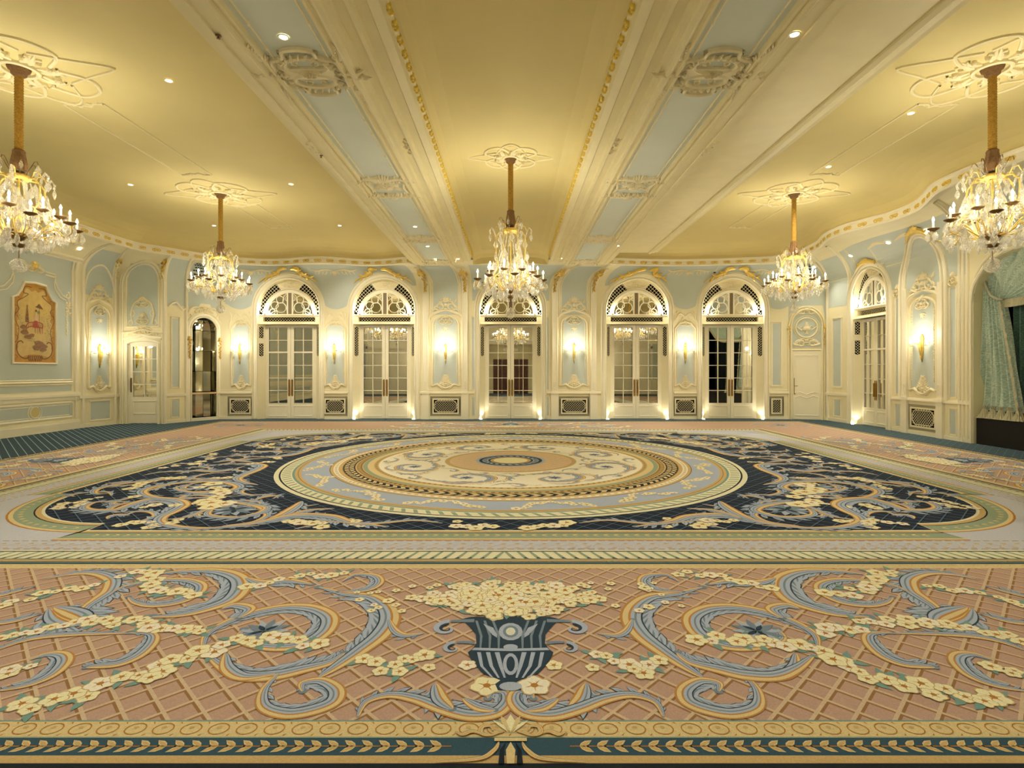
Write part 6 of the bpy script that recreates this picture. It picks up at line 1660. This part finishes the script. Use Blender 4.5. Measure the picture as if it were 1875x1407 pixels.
# ================================================================ DOWNLIGHTS AND SMALL CEILING FITTINGS
def at(x, y, z):
    Y = (z-EYE)*FPX/(CY-y); return ((x-CX)*Y/FPX, Y, z)
def make_down():
    t = empty('downlight')
    b = MB(); b.lathe([(.055, 0), (.06, -.006), (.045, -.01), (.04, -.002)], 16); b.build('trim_ring', 'cream_white', t, smooth=True)
    b = MB(); b.lathe([(.04, -.004), (.001, -.004)], 16); b.build('lamp_face', 'lamp', t)
    add_light('SPOT', (0, 0, -.03), DOWN_W, size=.04, parent=t, spot=2.0, blend=.9, name='downlight_or_added_spot'); return t
DL = [(519, 67, 5.03, 'in the first blue panel of the left beam'), (760, 415, 5.03, 'in the third blue panel of the left beam'), (783, 451, 5.03, 'in the last blue panel of the left beam'), (797, 474, 5.03, 'at the back end of the left beam'), (839, 474, 5.08, 'on the inner moulding at the back of the left beam'),
      (309, 147, 5.57, 'left ceiling, between the near left chandelier and the beam'), (239, 338, 5.57, 'left ceiling, right of the near left chandelier crystals'), (533, 337, 5.57, 'left ceiling, right of the far left chandelier top'), (392, 413, 5.57, 'left ceiling, just left of the far left chandelier cord'), (622, 413, 5.57, 'left ceiling near the beam, towards the doors'),
      (1455, 62, 4.985, 'on the outer moulding of the right beam'), (1668, 207, 5.57, 'right ceiling, inside the near plaster frame'), (1517, 305, 5.57, 'right ceiling, beyond the far right chandelier rose'), (1027, 473, 5.08, 'at the back of the right beam, inner moulding'), (1131, 450, 5.0, 'on the outer moulding at the back of the right beam'), (1200, 520, 0, '')]
WASH = bpy.data.lights.new('wall_wash_lamp', 'SPOT'); WASH.energy = DOWN_W*1.9; WASH.color = WARM; WASH.shadow_soft_size = .04; WASH.spot_size = 2.2; WASH.spot_blend = .9
NEARW = WASH.copy(); NEARW.energy = DOWN_W*.35; WASH.spot_size = 1.25; WASH.energy = DOWN_W*3.0
proto = make_down(); proto['category'] = 'ceiling light'; proto['group'] = 'recessed ceiling downlights'; first = True
for x, y, z, nm in DL:
    if not nm: continue
    o = proto if first else copy_tree(proto); first = False
    X, Y, Z = at(x, y, z); o.location = (X, Y, Z-.002); retag(o, 'recessed round downlight '+nm)
    if y > 400 or x == 1517:                                              # adjustable lamps turned to wash the wall of doors
        for c in o.children:
            if c.type == 'LIGHT':
                far = y < 430 or x == 1131; c.data = WASH if far else NEARW; c.rotation_euler = ((.8 if x != 1131 else .35) if far else 0, 0, .0)
extra = [(-6.4, 3.5), (6.4, 3.5)]
# unseen spots without fittings, added to brighten the near half of the room
for x, y in ((-8.5, 3.0), (-4.5, 3.0), (4.5, 3.0), (8.5, 3.0), (-8.5, -.0+.2), (-4.5, .2), (4.5, .2), (0, 1.5), (0, 4.0), (-2.3, 2.2), (2.3, 2.2)):
    z = 5.57 if x else 5.45
    add_light('SPOT', (x, y, (5.0 if abs(x) == 2.3 else z)-.05), DOWN_W*.6, size=.05, spot=2.2, blend=.9, name='downlight_or_added_spot')
# tilted spots in the coves
def cove_spot(W_, u, v, nm):
    t = copy_tree(proto); p = W_(u, v, .012); t.location = p; q = W_(u, v, .1)
    d = (q-p).normalized(); t.rotation_euler = d.to_track_quat('-Z', 'Y').to_euler(); retag(t, 'small spotlight set in the cove '+nm)
for W_, u, nm in ((LW, 14.6, 'of the left wall, nearer the painting'), (LW, 15.6, 'of the left wall, nearer the corner'), (RW, .4, 'over the corner glazed doorway'), (RW, 2.0, 'between the two right wall arches'), (RW, 3.3, 'over the right wall sconce panel'), (RW, 4.2, 'beside the stage opening'), (RD, .9, 'over the plain corner door')):
    cove_spot(W_, u, 4.9, nm)
b = MB(BACK); b.lathe  # security camera dome
t = empty('security_dome', label='small dark security camera dome high between the fourth and fifth arches', category='camera'); put(t, BACK, bu(6.68), 4.83, .1)
b = MB(); b.lathe([(.001, -.05), (.035, -.035), (.045, 0)], 12); b.build('dome', 'plastic_dark', t, smooth=True)
b = MB(); b.lathe([(.05, 0), (.05, .03), (.001, .03)], 12); b.build('mount', 'cream_white', t)
SPR = [(400, 65, 'front left'), (588, 285, 'mid left')]
for x, y, nm in SPR:
    X, Y, Z = at(x, y, 4.985); t = empty('sprinkler_head', (X, Y, Z), label='tiny brass sprinkler head on the left beam moulding, '+nm, category='sprinkler')
    b = MB(); b.lathe([(.03, 0), (.03, -.006), (.01, -.008), (.008, -.03), (.02, -.032), (.001, -.034)], 12); b.build('head', 'bronze', t, smooth=True)
